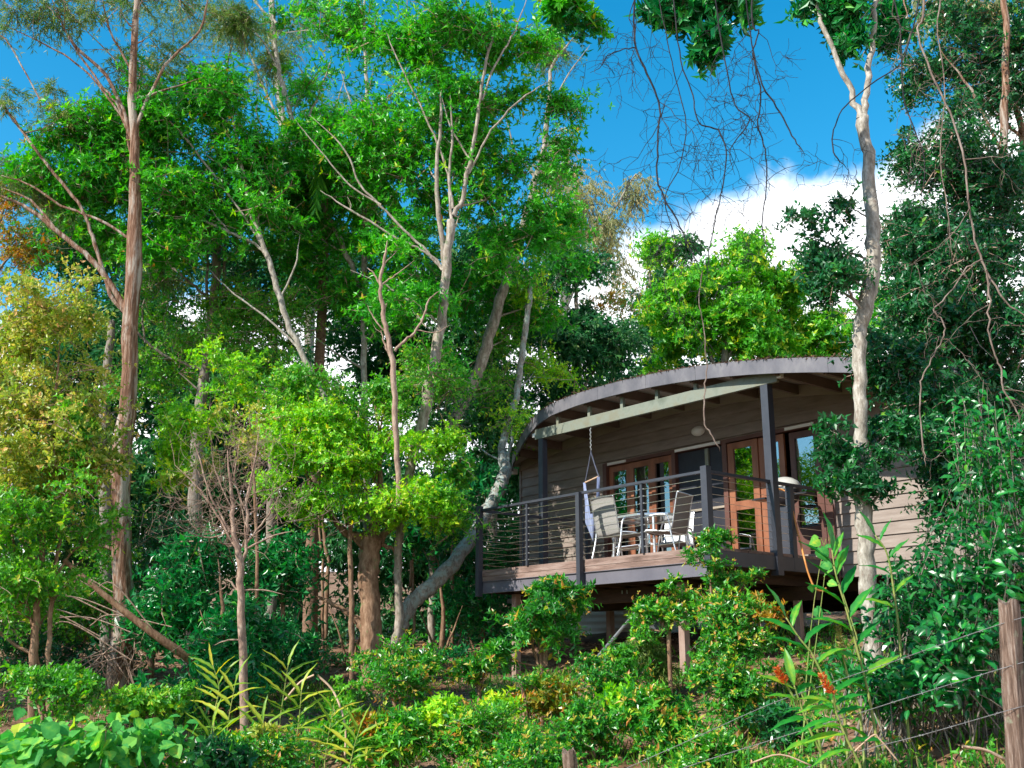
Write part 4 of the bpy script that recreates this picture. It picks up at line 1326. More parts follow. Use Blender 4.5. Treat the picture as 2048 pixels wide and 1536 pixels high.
T('forest_tree', 'rust-tipped tree whose orange leaves show at the left edge above the tan tree', 18,
  [[(-30, 1300, 24), (-25, 900, 20), (-20, 600, 16), (0, 450, 9), (20, 380, 5)], [(-18, 560, 9), (30, 500, 6), (60, 440, 4)]],
  [(15, 430, 50, 90, 18, .6, 18, 'rust'), (50, 340, 60, 50, 18, .6, 12, 'feather'), (70, 500, 60, 50, 18, .5, 10, 'rust')],
  'bark_grey', group='forest trees behind the shrubs')

# bangalow palm: ringed trunk, arching fronds with hanging leaflets
palm = empty('palm', tuple(P(612, 1440, 19.5)))
tag(palm, 'ringed brown palm trunk between the thicket and the stout tree, fronds arching above', 'palm')
pl, pr = limb_pts([(612, 1440, 44), (616, 1380, 36), (619, 1300, 32), (622, 1180, 29), (625, 1060, 27), (631, 900, 24), (638, 740, 21), (645, 600, 20), (650, 450, 19), (655, 330, 17)], 19.5, 0)
k = np.linspace(0, len(pl) - 1, 260)
pp = np.array([np.interp(k, np.arange(len(pl)), pl[:, i]) for i in range(3)]).T
rr = np.interp(k, np.arange(len(pl)), pr)
rr = rr * (1 + .05 * (np.arange(260) % 9 == 0)) * (1 - .03 * (np.arange(260) % 9 == 1))
MB().tube(pp, rr, 14).build('trunk', M['bark_palm'], palm, smooth=True)
crown_c = pl[-1]
for i in range(13):
    a = i * 2.4
    el = rng.uniform(.5, 1.15)
    Lf = rng.uniform(2.2, 3.0)
    d0 = np.array([math.cos(a) * math.cos(el), math.sin(a) * math.cos(el), math.sin(el)])
    kk = np.linspace(0, 1, 22)
    rach = crown_c + d0[None] * (kk * Lf)[:, None]
    rach[:, 2] -= (kk ** 2) * Lf * (1.1 + .3 * rng.random())
    mf = MB()
    mf.tube(rach, np.linspace(.02, .004, 22), 5)
    n = 70
    s_ = np.linspace(.1, .99, n)
    base_ = np.array([np.interp(s_, kk, rach[:, j]) for j in range(3)]).T
    tg_ = nrm(np.array([np.interp(s_, kk, np.gradient(rach[:, j])) for j in range(3)]).T)
    for sg in (-1, 1):
        side = nrm(np.cross(tg_, [0, 0, 1.0])) * sg
        dr_ = side * .35 + tg_ * .25 + np.array([0, 0, -1.0]) + rng.normal(size=(n, 3)) * .1
        put_leaves(mf, base_, dr_, rng.normal(size=(n, 3)) * .2 + tg_, (.75 * np.sin(np.pi * np.clip(s_, .12, .9)) + .1) * rng.uniform(.85, 1.1, n), np.full(n, .02), np.clip(rng.normal(.5, .16, n), 0, 1), LEAF4)
    mf.build('frond', M['fresh'], palm)

# thin dark stems in the shade behind the palm and the stout tree
for px, top_, w, Y_, lab in ((652, 1080, 9, 19.5, 'second slim shaded stem right of the palm trunk'), (703, 1075, 11, 16.6, 'straight brown pole-like stem just left of the stout tree'), (645, 1120, 6, 18.6, 'thin pale liana-like stem beside the palm trunk'),
                             (512, 1060, 8, 15.5, 'slim reddish stem right of the twiggy sapling'), (828, 1230, 6, 19.5, 'hair-thin shaded stem under the sweeping trunk'), (905, 1050, 9, 21.5, 'dark slim stem left of the deck corner'),
                             (215, 900, 28, 19.5, 'grey trunk half hidden behind the stringy-barked gum')):
    q_, r_ = limb_pts([(px + rng.uniform(-4, 4), 1350, w), (px, 1230, w * .95), (px + rng.uniform(-5, 5), 1120, w * .9), (px + rng.uniform(-8, 8), top_ - 60, w * .8), (px + rng.uniform(-20, 20), top_ - 260, w * .5)], Y_)
    b = q_[0].copy()
    b[2] = float(G(b[0], b[1])) - .1
    o = MB().tube(np.vstack([b, q_]), np.concatenate([[r_[0] * 1.1], r_]), 7).build('tree_stem', M['bark_brown' if w < 20 else 'bark_grey'], smooth=True)
    tag(o, lab, 'tree stem', 'slim stems in the forest')
# fallen pole leaning across the stringy gum
o = MB().tube(spline([P(128, 1120, 14.8), P(215, 1195, 14.9), P(300, 1262, 15), P(372, 1312, 15.2), P(412, 1335, 15.4)], 4), np.linspace(.03, .075, 17), 8).build('fallen_pole', M['bark_brown'], smooth=True)
tag(o, 'bare brown pole fallen at a slant across the stringy-barked trunk', 'fallen branch')
# bark strips and dead twigs at the gum's foot
mb = MB()
c0 = P(240, 1320, 16.1)
for i in range(46):
    a = c0 + np.array([rng.uniform(-.35, .35), rng.uniform(-.4, -.05), rng.uniform(-.2, .35)])
    d_ = np.array([rng.normal(0, .3), rng.normal(0, .12), -abs(rng.normal(.45, .2))])
    pts = spline([a, a + d_ * .5 + rng.normal(size=3) * .06, a + d_ + rng.normal(size=3) * .1], 4)
    mb.tube(pts, .008, 4, caps=False)
for i in range(10):
    a = P(rng.uniform(60, 230), rng.uniform(1150, 1300), 15.4)
    pts = spline([a, a + [rng.uniform(.2, .6), 0, rng.uniform(-.1, .2)], a + [rng.uniform(.7, 1.3), 0, rng.uniform(-.5, .0)]], 5)
    mb.tube(pts, .009, 4, caps=False)
tag(mb.build('dead_twigs', M['bark_twig']), 'tangle of dead twigs and shed bark round the foot of the stringy-barked gum', 'dead twigs', kind='stuff')

# ------------------------------------------------------------------ background trees
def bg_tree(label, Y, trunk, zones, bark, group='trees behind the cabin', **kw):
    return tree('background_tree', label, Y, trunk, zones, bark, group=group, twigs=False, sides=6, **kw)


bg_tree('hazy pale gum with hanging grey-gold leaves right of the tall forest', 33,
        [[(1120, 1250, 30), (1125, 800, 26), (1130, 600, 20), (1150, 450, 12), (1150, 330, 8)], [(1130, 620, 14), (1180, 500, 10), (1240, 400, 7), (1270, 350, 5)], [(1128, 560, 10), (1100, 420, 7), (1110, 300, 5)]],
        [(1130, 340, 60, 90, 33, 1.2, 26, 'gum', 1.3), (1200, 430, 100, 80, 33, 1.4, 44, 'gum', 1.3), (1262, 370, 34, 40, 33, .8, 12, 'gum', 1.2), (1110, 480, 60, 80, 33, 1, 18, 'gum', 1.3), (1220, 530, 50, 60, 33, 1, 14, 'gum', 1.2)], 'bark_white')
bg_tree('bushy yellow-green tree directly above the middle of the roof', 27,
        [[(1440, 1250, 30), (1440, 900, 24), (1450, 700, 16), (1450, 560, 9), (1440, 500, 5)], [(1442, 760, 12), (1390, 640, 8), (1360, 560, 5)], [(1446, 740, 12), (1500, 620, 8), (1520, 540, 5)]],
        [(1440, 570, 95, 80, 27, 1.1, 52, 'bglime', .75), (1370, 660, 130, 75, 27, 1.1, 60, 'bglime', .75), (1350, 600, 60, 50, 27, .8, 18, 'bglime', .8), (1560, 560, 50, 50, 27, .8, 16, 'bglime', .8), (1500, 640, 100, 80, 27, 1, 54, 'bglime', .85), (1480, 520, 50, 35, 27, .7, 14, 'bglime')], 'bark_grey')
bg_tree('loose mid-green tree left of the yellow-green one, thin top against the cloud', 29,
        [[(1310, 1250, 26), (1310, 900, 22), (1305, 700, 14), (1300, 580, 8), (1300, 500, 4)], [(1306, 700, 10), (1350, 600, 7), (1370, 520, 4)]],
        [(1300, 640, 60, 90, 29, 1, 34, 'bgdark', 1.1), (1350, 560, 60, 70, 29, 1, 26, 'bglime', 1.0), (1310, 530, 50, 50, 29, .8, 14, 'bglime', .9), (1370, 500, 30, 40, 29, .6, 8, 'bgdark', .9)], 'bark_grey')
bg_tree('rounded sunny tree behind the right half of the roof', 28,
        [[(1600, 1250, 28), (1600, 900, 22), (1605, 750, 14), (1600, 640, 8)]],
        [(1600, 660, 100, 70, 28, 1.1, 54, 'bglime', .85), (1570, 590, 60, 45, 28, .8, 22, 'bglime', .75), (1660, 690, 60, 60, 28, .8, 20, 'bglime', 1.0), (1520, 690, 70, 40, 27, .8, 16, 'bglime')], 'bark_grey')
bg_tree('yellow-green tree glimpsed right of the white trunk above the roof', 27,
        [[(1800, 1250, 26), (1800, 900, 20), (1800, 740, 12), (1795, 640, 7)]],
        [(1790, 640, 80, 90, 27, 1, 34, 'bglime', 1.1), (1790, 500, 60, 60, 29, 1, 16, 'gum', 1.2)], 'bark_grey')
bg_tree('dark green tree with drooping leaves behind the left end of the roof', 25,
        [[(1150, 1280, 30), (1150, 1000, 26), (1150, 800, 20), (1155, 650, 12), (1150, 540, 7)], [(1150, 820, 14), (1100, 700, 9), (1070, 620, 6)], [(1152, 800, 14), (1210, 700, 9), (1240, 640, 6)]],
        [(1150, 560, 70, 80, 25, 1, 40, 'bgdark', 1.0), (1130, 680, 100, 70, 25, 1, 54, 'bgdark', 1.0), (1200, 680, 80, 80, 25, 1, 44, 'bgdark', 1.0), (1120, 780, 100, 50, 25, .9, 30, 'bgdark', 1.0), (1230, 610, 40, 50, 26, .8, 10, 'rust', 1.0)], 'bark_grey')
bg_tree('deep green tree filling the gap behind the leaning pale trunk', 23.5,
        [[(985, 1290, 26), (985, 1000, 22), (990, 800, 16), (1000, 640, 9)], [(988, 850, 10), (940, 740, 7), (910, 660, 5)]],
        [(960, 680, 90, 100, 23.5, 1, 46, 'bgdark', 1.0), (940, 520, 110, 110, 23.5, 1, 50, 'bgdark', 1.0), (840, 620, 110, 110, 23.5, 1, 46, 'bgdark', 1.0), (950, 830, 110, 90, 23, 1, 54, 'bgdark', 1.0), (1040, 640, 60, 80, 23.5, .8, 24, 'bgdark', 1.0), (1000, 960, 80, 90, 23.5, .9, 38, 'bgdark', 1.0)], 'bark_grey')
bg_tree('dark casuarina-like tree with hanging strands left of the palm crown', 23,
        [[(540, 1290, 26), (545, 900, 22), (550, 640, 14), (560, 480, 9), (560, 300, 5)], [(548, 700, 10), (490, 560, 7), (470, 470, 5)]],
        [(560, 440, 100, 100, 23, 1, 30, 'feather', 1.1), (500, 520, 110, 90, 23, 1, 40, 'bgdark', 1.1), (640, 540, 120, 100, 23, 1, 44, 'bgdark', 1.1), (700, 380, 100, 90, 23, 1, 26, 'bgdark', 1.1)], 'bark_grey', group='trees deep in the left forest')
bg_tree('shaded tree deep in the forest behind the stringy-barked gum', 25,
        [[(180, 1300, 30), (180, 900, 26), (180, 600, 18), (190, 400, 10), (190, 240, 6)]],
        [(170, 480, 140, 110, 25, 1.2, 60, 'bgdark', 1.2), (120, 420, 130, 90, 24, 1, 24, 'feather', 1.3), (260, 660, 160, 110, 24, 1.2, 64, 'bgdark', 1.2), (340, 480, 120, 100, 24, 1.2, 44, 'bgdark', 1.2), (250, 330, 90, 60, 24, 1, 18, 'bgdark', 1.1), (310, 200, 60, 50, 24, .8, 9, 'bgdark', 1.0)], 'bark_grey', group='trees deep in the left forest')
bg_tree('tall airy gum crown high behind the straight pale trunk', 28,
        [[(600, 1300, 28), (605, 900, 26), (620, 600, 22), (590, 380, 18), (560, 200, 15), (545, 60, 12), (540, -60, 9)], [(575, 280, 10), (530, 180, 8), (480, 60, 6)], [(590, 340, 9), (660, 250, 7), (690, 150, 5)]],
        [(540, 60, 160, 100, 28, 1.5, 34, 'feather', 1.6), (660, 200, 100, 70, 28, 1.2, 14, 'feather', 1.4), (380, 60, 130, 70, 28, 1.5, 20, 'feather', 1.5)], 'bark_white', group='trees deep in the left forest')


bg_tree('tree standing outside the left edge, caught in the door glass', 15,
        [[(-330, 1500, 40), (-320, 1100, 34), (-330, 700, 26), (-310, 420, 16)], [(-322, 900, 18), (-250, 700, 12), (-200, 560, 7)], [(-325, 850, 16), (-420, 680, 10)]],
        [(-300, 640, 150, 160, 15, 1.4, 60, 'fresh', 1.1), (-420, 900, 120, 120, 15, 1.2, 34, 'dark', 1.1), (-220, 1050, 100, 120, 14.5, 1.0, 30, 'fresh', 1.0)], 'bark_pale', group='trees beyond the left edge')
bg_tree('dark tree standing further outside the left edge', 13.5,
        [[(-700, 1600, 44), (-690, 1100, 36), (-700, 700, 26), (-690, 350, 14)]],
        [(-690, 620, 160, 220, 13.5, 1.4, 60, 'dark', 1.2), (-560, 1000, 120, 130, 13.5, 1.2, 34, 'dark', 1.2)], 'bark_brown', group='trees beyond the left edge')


# far forest wall that closes the view low down
def mass(name, label, zones, st, kind='stuff'):
    mb = MB()
    for px, py, rx, ry, zy, rd, ncl, sc_ in zones:
        e = in_ball(ncl) * np.array([rx / F_PX * zy, rd, ry / F_PX * zy])
        C = P(px, py, zy) + e
        C = C[C[:, 2] > G(C[:, 0], C[:, 1]) + .1]
        foliage(mb, None, C, rng.uniform(.35, .6, len(C)) * sc_, st, dens=.75, scale=1.15)
    o = mb.build(name, M[STY[st]['mat']])
    return tag(o, label, 'undergrowth', kind=kind)


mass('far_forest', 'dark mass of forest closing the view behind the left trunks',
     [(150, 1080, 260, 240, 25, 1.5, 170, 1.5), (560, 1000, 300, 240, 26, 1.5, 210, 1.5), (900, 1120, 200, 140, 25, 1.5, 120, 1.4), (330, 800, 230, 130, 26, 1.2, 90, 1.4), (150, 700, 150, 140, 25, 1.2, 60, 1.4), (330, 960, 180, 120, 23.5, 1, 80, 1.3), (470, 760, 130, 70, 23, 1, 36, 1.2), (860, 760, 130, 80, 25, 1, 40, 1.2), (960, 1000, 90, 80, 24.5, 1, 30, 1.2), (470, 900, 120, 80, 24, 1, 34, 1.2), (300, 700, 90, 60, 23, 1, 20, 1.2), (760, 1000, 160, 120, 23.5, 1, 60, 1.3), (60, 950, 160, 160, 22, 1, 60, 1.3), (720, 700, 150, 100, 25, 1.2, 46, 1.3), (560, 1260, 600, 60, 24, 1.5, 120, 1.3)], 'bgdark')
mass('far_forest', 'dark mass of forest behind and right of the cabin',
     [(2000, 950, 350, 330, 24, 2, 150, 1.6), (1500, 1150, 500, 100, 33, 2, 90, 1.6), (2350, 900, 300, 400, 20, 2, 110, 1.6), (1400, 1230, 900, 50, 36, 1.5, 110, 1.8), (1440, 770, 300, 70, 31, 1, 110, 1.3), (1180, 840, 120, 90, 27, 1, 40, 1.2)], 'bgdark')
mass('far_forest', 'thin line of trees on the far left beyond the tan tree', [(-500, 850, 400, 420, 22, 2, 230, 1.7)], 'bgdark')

# broad-leaved thicket in the middle left
thick = [('dark broad-leaved understory shrub behind the twiggy sapling', [(390, 1130, 90, 90, 16.4, .6, 30, 'deep', 1.0), (330, 1240, 90, 80, 16.2, .6, 26, 'deep')], 380, 16.3),
         ('dark pinnate-leaved shrub between the sapling and the palm', [(560, 1150, 80, 100, 17.2, .5, 28, 'deep', 1.0), (540, 1300, 90, 60, 16.6, .5, 22, 'deep')], 560, 17),
         ('glossy low shrub at the foot of the grey-brown tree', [(440, 1260, 110, 90, 15.2, .6, 40, 'deep', 1.1), (400, 1370, 120, 40, 14.6, .5, 22, 'deep')], 440, 15.2),
         ('dark leafy shrub under the lime crown right of the stout trunk', [(850, 1060, 80, 60, 19.4, .5, 22, 'deep'), (900, 950, 70, 90, 19.5, .5, 26, 'deep')], 880, 19.5),
         ('shaded shrub behind the deck corner and sweeping trunk', [(980, 1130, 120, 120, 22, .8, 50, 'deep', 1.2), (930, 1230, 110, 60, 20.5, .6, 26, 'deep')], 960, 22),
         ('leafy shrub left of the stringy-barked gum', [(150, 1250, 130, 90, 17.6, .5, 34, 'fresh'), (150, 1330, 120, 50, 17.3, .5, 30, 'dark')], 150, 17.6),
         ('dark green shrub at the left edge behind the tan tree', [(40, 1290, 110, 60, 17.4, .5, 34, 'dark'), (30, 1200, 100, 60, 17.6, .5, 22, 'fresh')], 40, 17.5),
         ('low shrub on the soil behind the stout trunk', [(690, 1330, 80, 30, 19, .5, 16, 'deep', .8), (880, 1320, 80, 30, 19, .5, 16, 'deep', .8)], 700, 19),
         ('green shrub between the gum and the tan tree', [(330, 1080, 70, 110, 17.4, .6, 26, 'dark'), (200, 1180, 70, 100, 17.8, .5, 22, 'fresh')], 300, 17.4)]
for lab, zs, px, Y_ in thick:
    tree('understory_shrub', lab, Y_, [[(px, 1360, 14), (px + 6, 1240, 10), (px - 4, 1120, 6)], [(px, 1330, 9), (px - 40, 1220, 6)], [(px, 1330, 9), (px + 45, 1210, 6)]], zs, 'bark_brown', cat='shrub', group='dark understory shrubs', sides=5)

# ------------------------------------------------------------------ right-hand side
T('gum_tree', 'slender pale-barked tree in front of the cabin, forked near the top of the photo', 10.5,
  [[(1752, 1330, 42), (1742, 1240, 40), (1735, 1150, 38), (1730, 1050, 37), (1725, 985, 38), (1723, 945, 42), (1722, 905, 33), (1722, 850, 30), (1721, 780, 30), (1718, 700, 31), (1724, 640, 34), (1741, 565, 38), (1747, 490, 34), (1744, 400, 31), (1734, 310, 28), (1724, 235, 30)],
   [(1722, 240, 22), (1702, 180, 17), (1665, 95, 15), (1640, 30, 13), (1620, -60, 11)], [(1726, 240, 22), (1735, 170, 19), (1745, 80, 17), (1753, 0, 15), (1756, -80, 13)],
   [(1722, 905, 8), (1690, 880, 6), (1660, 860, 4)], [(1745, 520, 8), (1700, 505, 6), (1640, 480, 4), (1590, 470, 3)], [(1744, 440, 6), (1710, 420, 4), (1690, 410, 3)]],
  [(1690, 870, 55, 50, 10.3, .35, 13, 'dark', .5), (1735, 930, 60, 50, 10.3, .4, 9, 'dark', .5), (1680, 950, 30, 40, 10.3, .3, 6, 'dark', .42), (1780, 850, 50, 60, 10.5, .3, 14, 'dark', .55), (1640, 520, 85, 65, 10.4, .4, 18, 'dark', .8, 1.1), (1600, 450, 40, 25, 10.4, .2, 3, 'dark', .7), (1690, 430, 40, 20, 10.4, .2, 3, 'dark', .7), (1690, 560, 60, 40, 10.4, .3, 8, 'dark', .8)],
  'bark_white', group='trees on the right', sides=12)
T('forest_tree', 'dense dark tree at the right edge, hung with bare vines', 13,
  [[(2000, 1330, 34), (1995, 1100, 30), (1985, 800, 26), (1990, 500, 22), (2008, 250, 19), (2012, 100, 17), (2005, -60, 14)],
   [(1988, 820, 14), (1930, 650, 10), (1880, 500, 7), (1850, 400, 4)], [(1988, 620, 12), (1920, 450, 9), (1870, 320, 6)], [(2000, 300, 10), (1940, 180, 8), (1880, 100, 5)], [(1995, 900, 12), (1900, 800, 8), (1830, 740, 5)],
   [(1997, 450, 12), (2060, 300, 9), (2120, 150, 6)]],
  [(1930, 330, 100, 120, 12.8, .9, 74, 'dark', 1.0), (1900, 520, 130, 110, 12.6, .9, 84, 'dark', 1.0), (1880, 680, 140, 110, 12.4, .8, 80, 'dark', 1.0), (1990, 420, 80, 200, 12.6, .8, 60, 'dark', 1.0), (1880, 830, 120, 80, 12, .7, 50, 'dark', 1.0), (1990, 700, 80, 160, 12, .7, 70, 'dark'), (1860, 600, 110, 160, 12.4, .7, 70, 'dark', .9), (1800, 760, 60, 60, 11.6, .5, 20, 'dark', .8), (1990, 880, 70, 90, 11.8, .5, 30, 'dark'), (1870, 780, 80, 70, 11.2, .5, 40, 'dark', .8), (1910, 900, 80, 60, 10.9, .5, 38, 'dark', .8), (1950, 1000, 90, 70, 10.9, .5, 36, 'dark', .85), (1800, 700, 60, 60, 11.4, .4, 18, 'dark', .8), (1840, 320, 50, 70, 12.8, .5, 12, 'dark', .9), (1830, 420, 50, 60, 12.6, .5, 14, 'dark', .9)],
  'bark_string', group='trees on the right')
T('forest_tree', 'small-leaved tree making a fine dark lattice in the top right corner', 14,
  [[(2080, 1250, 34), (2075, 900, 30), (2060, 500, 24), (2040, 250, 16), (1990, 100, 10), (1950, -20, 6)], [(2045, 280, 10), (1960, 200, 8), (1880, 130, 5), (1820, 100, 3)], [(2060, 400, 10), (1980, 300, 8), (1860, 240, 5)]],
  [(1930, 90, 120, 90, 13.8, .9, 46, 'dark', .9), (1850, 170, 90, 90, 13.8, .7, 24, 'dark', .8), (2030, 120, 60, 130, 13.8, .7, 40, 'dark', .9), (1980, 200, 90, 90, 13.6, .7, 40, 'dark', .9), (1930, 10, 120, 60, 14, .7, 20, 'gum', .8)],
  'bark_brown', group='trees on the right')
# canopy clusters hanging in at the top edge
T('canopy_branch', 'leafy branch with broad backlit leaves hanging in at the top, left of the forked trunk', 9.5,
  [[(1620, -90, 26), (1540, -70, 22), (1450, -50, 16), (1380, -40, 10), (1330, -30, 6)], [(1450, -50, 8), (1430, 30, 5), (1420, 110, 4), (1412, 140, 3)], [(1390, -40, 6), (1350, 10, 4), (1345, 60, 3)]],
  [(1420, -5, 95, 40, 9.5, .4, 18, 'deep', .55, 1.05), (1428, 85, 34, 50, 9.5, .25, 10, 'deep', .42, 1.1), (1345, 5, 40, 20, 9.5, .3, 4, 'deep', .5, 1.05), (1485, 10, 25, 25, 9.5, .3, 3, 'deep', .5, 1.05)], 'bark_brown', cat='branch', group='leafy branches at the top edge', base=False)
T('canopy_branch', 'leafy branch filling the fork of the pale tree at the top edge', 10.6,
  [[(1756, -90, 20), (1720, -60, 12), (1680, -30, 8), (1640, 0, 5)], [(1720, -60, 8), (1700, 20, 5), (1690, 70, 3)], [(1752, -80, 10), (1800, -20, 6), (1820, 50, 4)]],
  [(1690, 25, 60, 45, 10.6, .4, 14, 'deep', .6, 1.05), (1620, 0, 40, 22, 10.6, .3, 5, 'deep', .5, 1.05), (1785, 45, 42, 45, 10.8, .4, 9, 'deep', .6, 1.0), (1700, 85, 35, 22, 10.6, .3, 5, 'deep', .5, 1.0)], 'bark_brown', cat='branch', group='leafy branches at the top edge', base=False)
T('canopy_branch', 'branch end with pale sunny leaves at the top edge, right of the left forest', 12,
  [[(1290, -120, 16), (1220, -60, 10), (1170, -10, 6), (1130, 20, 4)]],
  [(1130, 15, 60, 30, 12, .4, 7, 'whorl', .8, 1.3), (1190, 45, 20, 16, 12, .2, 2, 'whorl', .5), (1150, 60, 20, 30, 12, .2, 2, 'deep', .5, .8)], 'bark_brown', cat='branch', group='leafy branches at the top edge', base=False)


# ------------------------------------------------------------------ bare vines
def vine(name, label, spec, Y, mat='vine', cat='vine', group='bare hanging vines', side=10, w=None, tlen=.45, depth=2):
    q_, r_ = limb_pts(spec, Y, .012)
    r_ = r_ * (.6 if mat == 'vine' else .5)
    side = int(side * .75)
    root = MB().tube(q_, r_, 6)

    def grow(p, r, n, ln, lev):
        for _ in range(n):
            i = random.randrange(2, len(p) - 1)
            d = nrm(rng.normal(size=3) * [1, .45, .7] + [0, 0, -.55])
            pts = [p[i]]
            for s_ in range(7):
                d = nrm(d + rng.normal(size=3) * .33 + [0, 0, -.10])
                pts.append(pts[-1] + d * ln * rng.uniform(.7, 1.3) / 7)
            pts = np.array(pts)
            rr_ = np.linspace(max(.0020, r[i] * .5), .0012, 8)
            root.tube(pts, rr_, 4, caps=False)
            if lev < depth:
                grow(pts, rr_, 3, ln * .5, lev + 1)
    grow(q_, r_, side, tlen * 1.7, 0)
    o_ = root.build(name, M[mat], smooth=True)
    return tag(o_, label, cat, group)


VY = 7.5
vine('hanging_vine', 'longest dark vine, dropping down the left of the blue gap', [(1262, -120, 9), (1268, 0, 8), (1272, 95, 8), (1300, 160, 8), (1318, 215, 7), (1315, 300, 7), (1318, 370, 7), (1348, 430, 6), (1378, 490, 5), (1405, 550, 4)], VY, side=15)
vine('hanging_vine', 'dark vine ending straight and bare in front of the cloud', [(1500, -120, 7), (1505, 40, 7), (1518, 65, 6), (1506, 110, 6), (1522, 190, 6), (1516, 250, 6), (1530, 300, 5), (1532, 380, 5), (1524, 450, 5), (1536, 505, 4)], VY, side=9, tlen=.35)
vine('hanging_vine', 'dark vine bowed like a hook in the middle of the blue gap', [(1340, -120, 6), (1350, 20, 5), (1362, 120, 5), (1385, 190, 5), (1398, 245, 5), (1436, 262, 6), (1452, 310, 5), (1442, 390, 5), (1424, 470, 5), (1414, 550, 4)], VY + .2, side=12, tlen=.4)
vine('hanging_vine', 'dark vine slanting right to a ragged tip over the cloud edge', [(1480, -120, 5), (1500, 60, 5), (1525, 170, 6), (1560, 225, 6), (1590, 280, 5), (1610, 312, 4)], VY - .2, side=9, tlen=.35)
vine('hanging_vine', 'thin vine curling back to the left beside the pale trunk', [(1850, -60, 5), (1810, 110, 5), (1740, 170, 5), (1685, 220, 5), (1666, 270, 5), (1670, 310, 5), (1698, 342, 4)], 8, side=5, tlen=.25)
vine('hanging_vine', 'thin vine left of the rest, reaching towards the left forest', [(1270, 95, 5), (1240, 100, 4), (1215, 112, 4), (1200, 135, 3), (1180, 145, 2)], VY, side=4, tlen=.2)
vine('hanging_vine', 'tangled twiggy vine between the two longest dark vines', [(1300, -100, 4), (1330, 60, 4), (1352, 160, 4), (1372, 250, 4), (1360, 330, 4), (1330, 400, 4), (1350, 480, 3), (1345, 560, 3)], VY + .3, side=16, tlen=.45)
vine('hanging_vine', 'slack vine sagging beneath the broad-leaved cluster', [(1420, -60, 5), (1450, 120, 5), (1470, 210, 5), (1500, 240, 5), (1460, 300, 4), (1470, 350, 3)], VY, side=7, tlen=.3)
vine('hanging_vine', 'single bare vine dangling in front of the roof edge, kinked at its tip', [(1405, 540, 5), (1398, 600, 4), (1408, 660, 4), (1413, 720, 5), (1410, 780, 6), (1409, 840, 6), (1424, 872, 6), (1440, 901, 5)], VY, mat='vine_pink', side=0, tlen=.16, depth=1)
vine('hanging_vine', 'thick pinkish vine crossing the dark trees down the right side', [(1838, -90, 13), (1848, 20, 10), (1835, 70, 9), (1870, 160, 9), (1905, 240, 9), (1930, 320, 9), (1936, 400, 8), (1950, 480, 9), (1968, 530, 9), (2010, 600, 8), (2070, 650, 8)], 8.6, mat='vine_pink', side=9, tlen=.5)
vine('hanging_vine', 'pale angular vine hanging in front of the right-hand leaves', [(1966, 518, 7), (1935, 535, 6), (1900, 585, 6), (1868, 620, 6), (1884, 640, 6), (1888, 670, 6), (1862, 720, 6), (1842, 765, 6), (1840, 820, 6), (1846, 890, 6), (1852, 935, 4)], 8.5, mat='vine_pink', side=5, tlen=.22, depth=1)
vine('hanging_vine', 'knotted pinkish vine at right, just left of the photo edge', [(1972, 540, 8), (1980, 600, 8), (1978, 660, 7), (1990, 710, 7), (2004, 745, 7), (2006, 780, 7), (2030, 815, 6), (2044, 850, 5)], 8.4, mat='vine_pink', side=6, tlen=.3)
vine('hanging_vine', 'long thin vine beside the thick pinkish one in the top right', [(1900, -90, 6), (1875, 40, 6), (1890, 180, 5), (1880, 300, 5), (1895, 420, 5), (1905, 520, 5)], 8.8, mat='vine_pink', side=9, tlen=.45)
vine('hanging_vine', 'dark vine curling down the left side of the right-hand trees', [(1770, -90, 5), (1800, 60, 5), (1806, 190, 5), (1830, 260, 5), (1850, 330, 4), (1838, 420, 4)], 8.8, side=8, tlen=.4)


# ------------------------------------------------------------------ plants whose leaves can be picked apart
def leaf_mesh(name, mat, outline, L_=1.0, fold=.12, droop=.2, heart=False, wav=.02):
    """A leaf blade of unit length along +X with a midrib fold, a droop and slight waviness."""
    rows = []
    xs = np.linspace(0, 1, len(outline))
    for x, w in zip(xs, outline):
        zc = -droop * x ** 2
        for s_ in (-1, -.5, 0, .5, 1):
            xx = x - (.13 * abs(s_) * (1 - x) if heart else 0)
            rows.append((xx, s_ * w, zc + fold * abs(s_) * w * 1.5 + wav * math.sin(x * 17 + s_ * 3) * abs(s_)))
    idx = np.arange(len(rows)).reshape(-1, 5)
    q_ = np.stack([idx[:-1, :-1], idx[:-1, 1:], idx[1:, 1:], idx[1:, :-1]], -1).reshape(-1, 4)
    t_ = [0.40 + (.24 if i % 5 == 2 else (.10 if (i // 5) % 2 and i % 5 in (1, 3) else 0)) for i in range(len(rows))]
    return mesh_from([np.array(rows)], [q_], [np.array(t_)], name, M[mat], True)


OV = [.0, .14, .21, .24, .23, .18, .10, .0]
HEART = [.10, .36, .46, .46, .40, .28, .14, .0]
LANCE = [.02, .075, .105, .12, .115, .09, .05, .0]
STRAP = [.03, .06, .07, .07, .065, .05, .028, .0]
LM = dict(shrub=[leaf_mesh('shrub_leaf', 'shrub', OV, fold=.3, droop=d) for d in (.1, .25, .4)],
          heart=[leaf_mesh('heart_leaf', 'heart', HEART, fold=.12, droop=d, heart=True) for d in (.05, .2, .3)],
          ginger=[leaf_mesh('ginger_leaf', 'ginger', LANCE, fold=.3, droop=d) for d in (.06, .2, .4)],
          strap=[leaf_mesh('strap_leaf', 'strap', STRAP, fold=.3, droop=d) for d in (.05, .25, .5)])


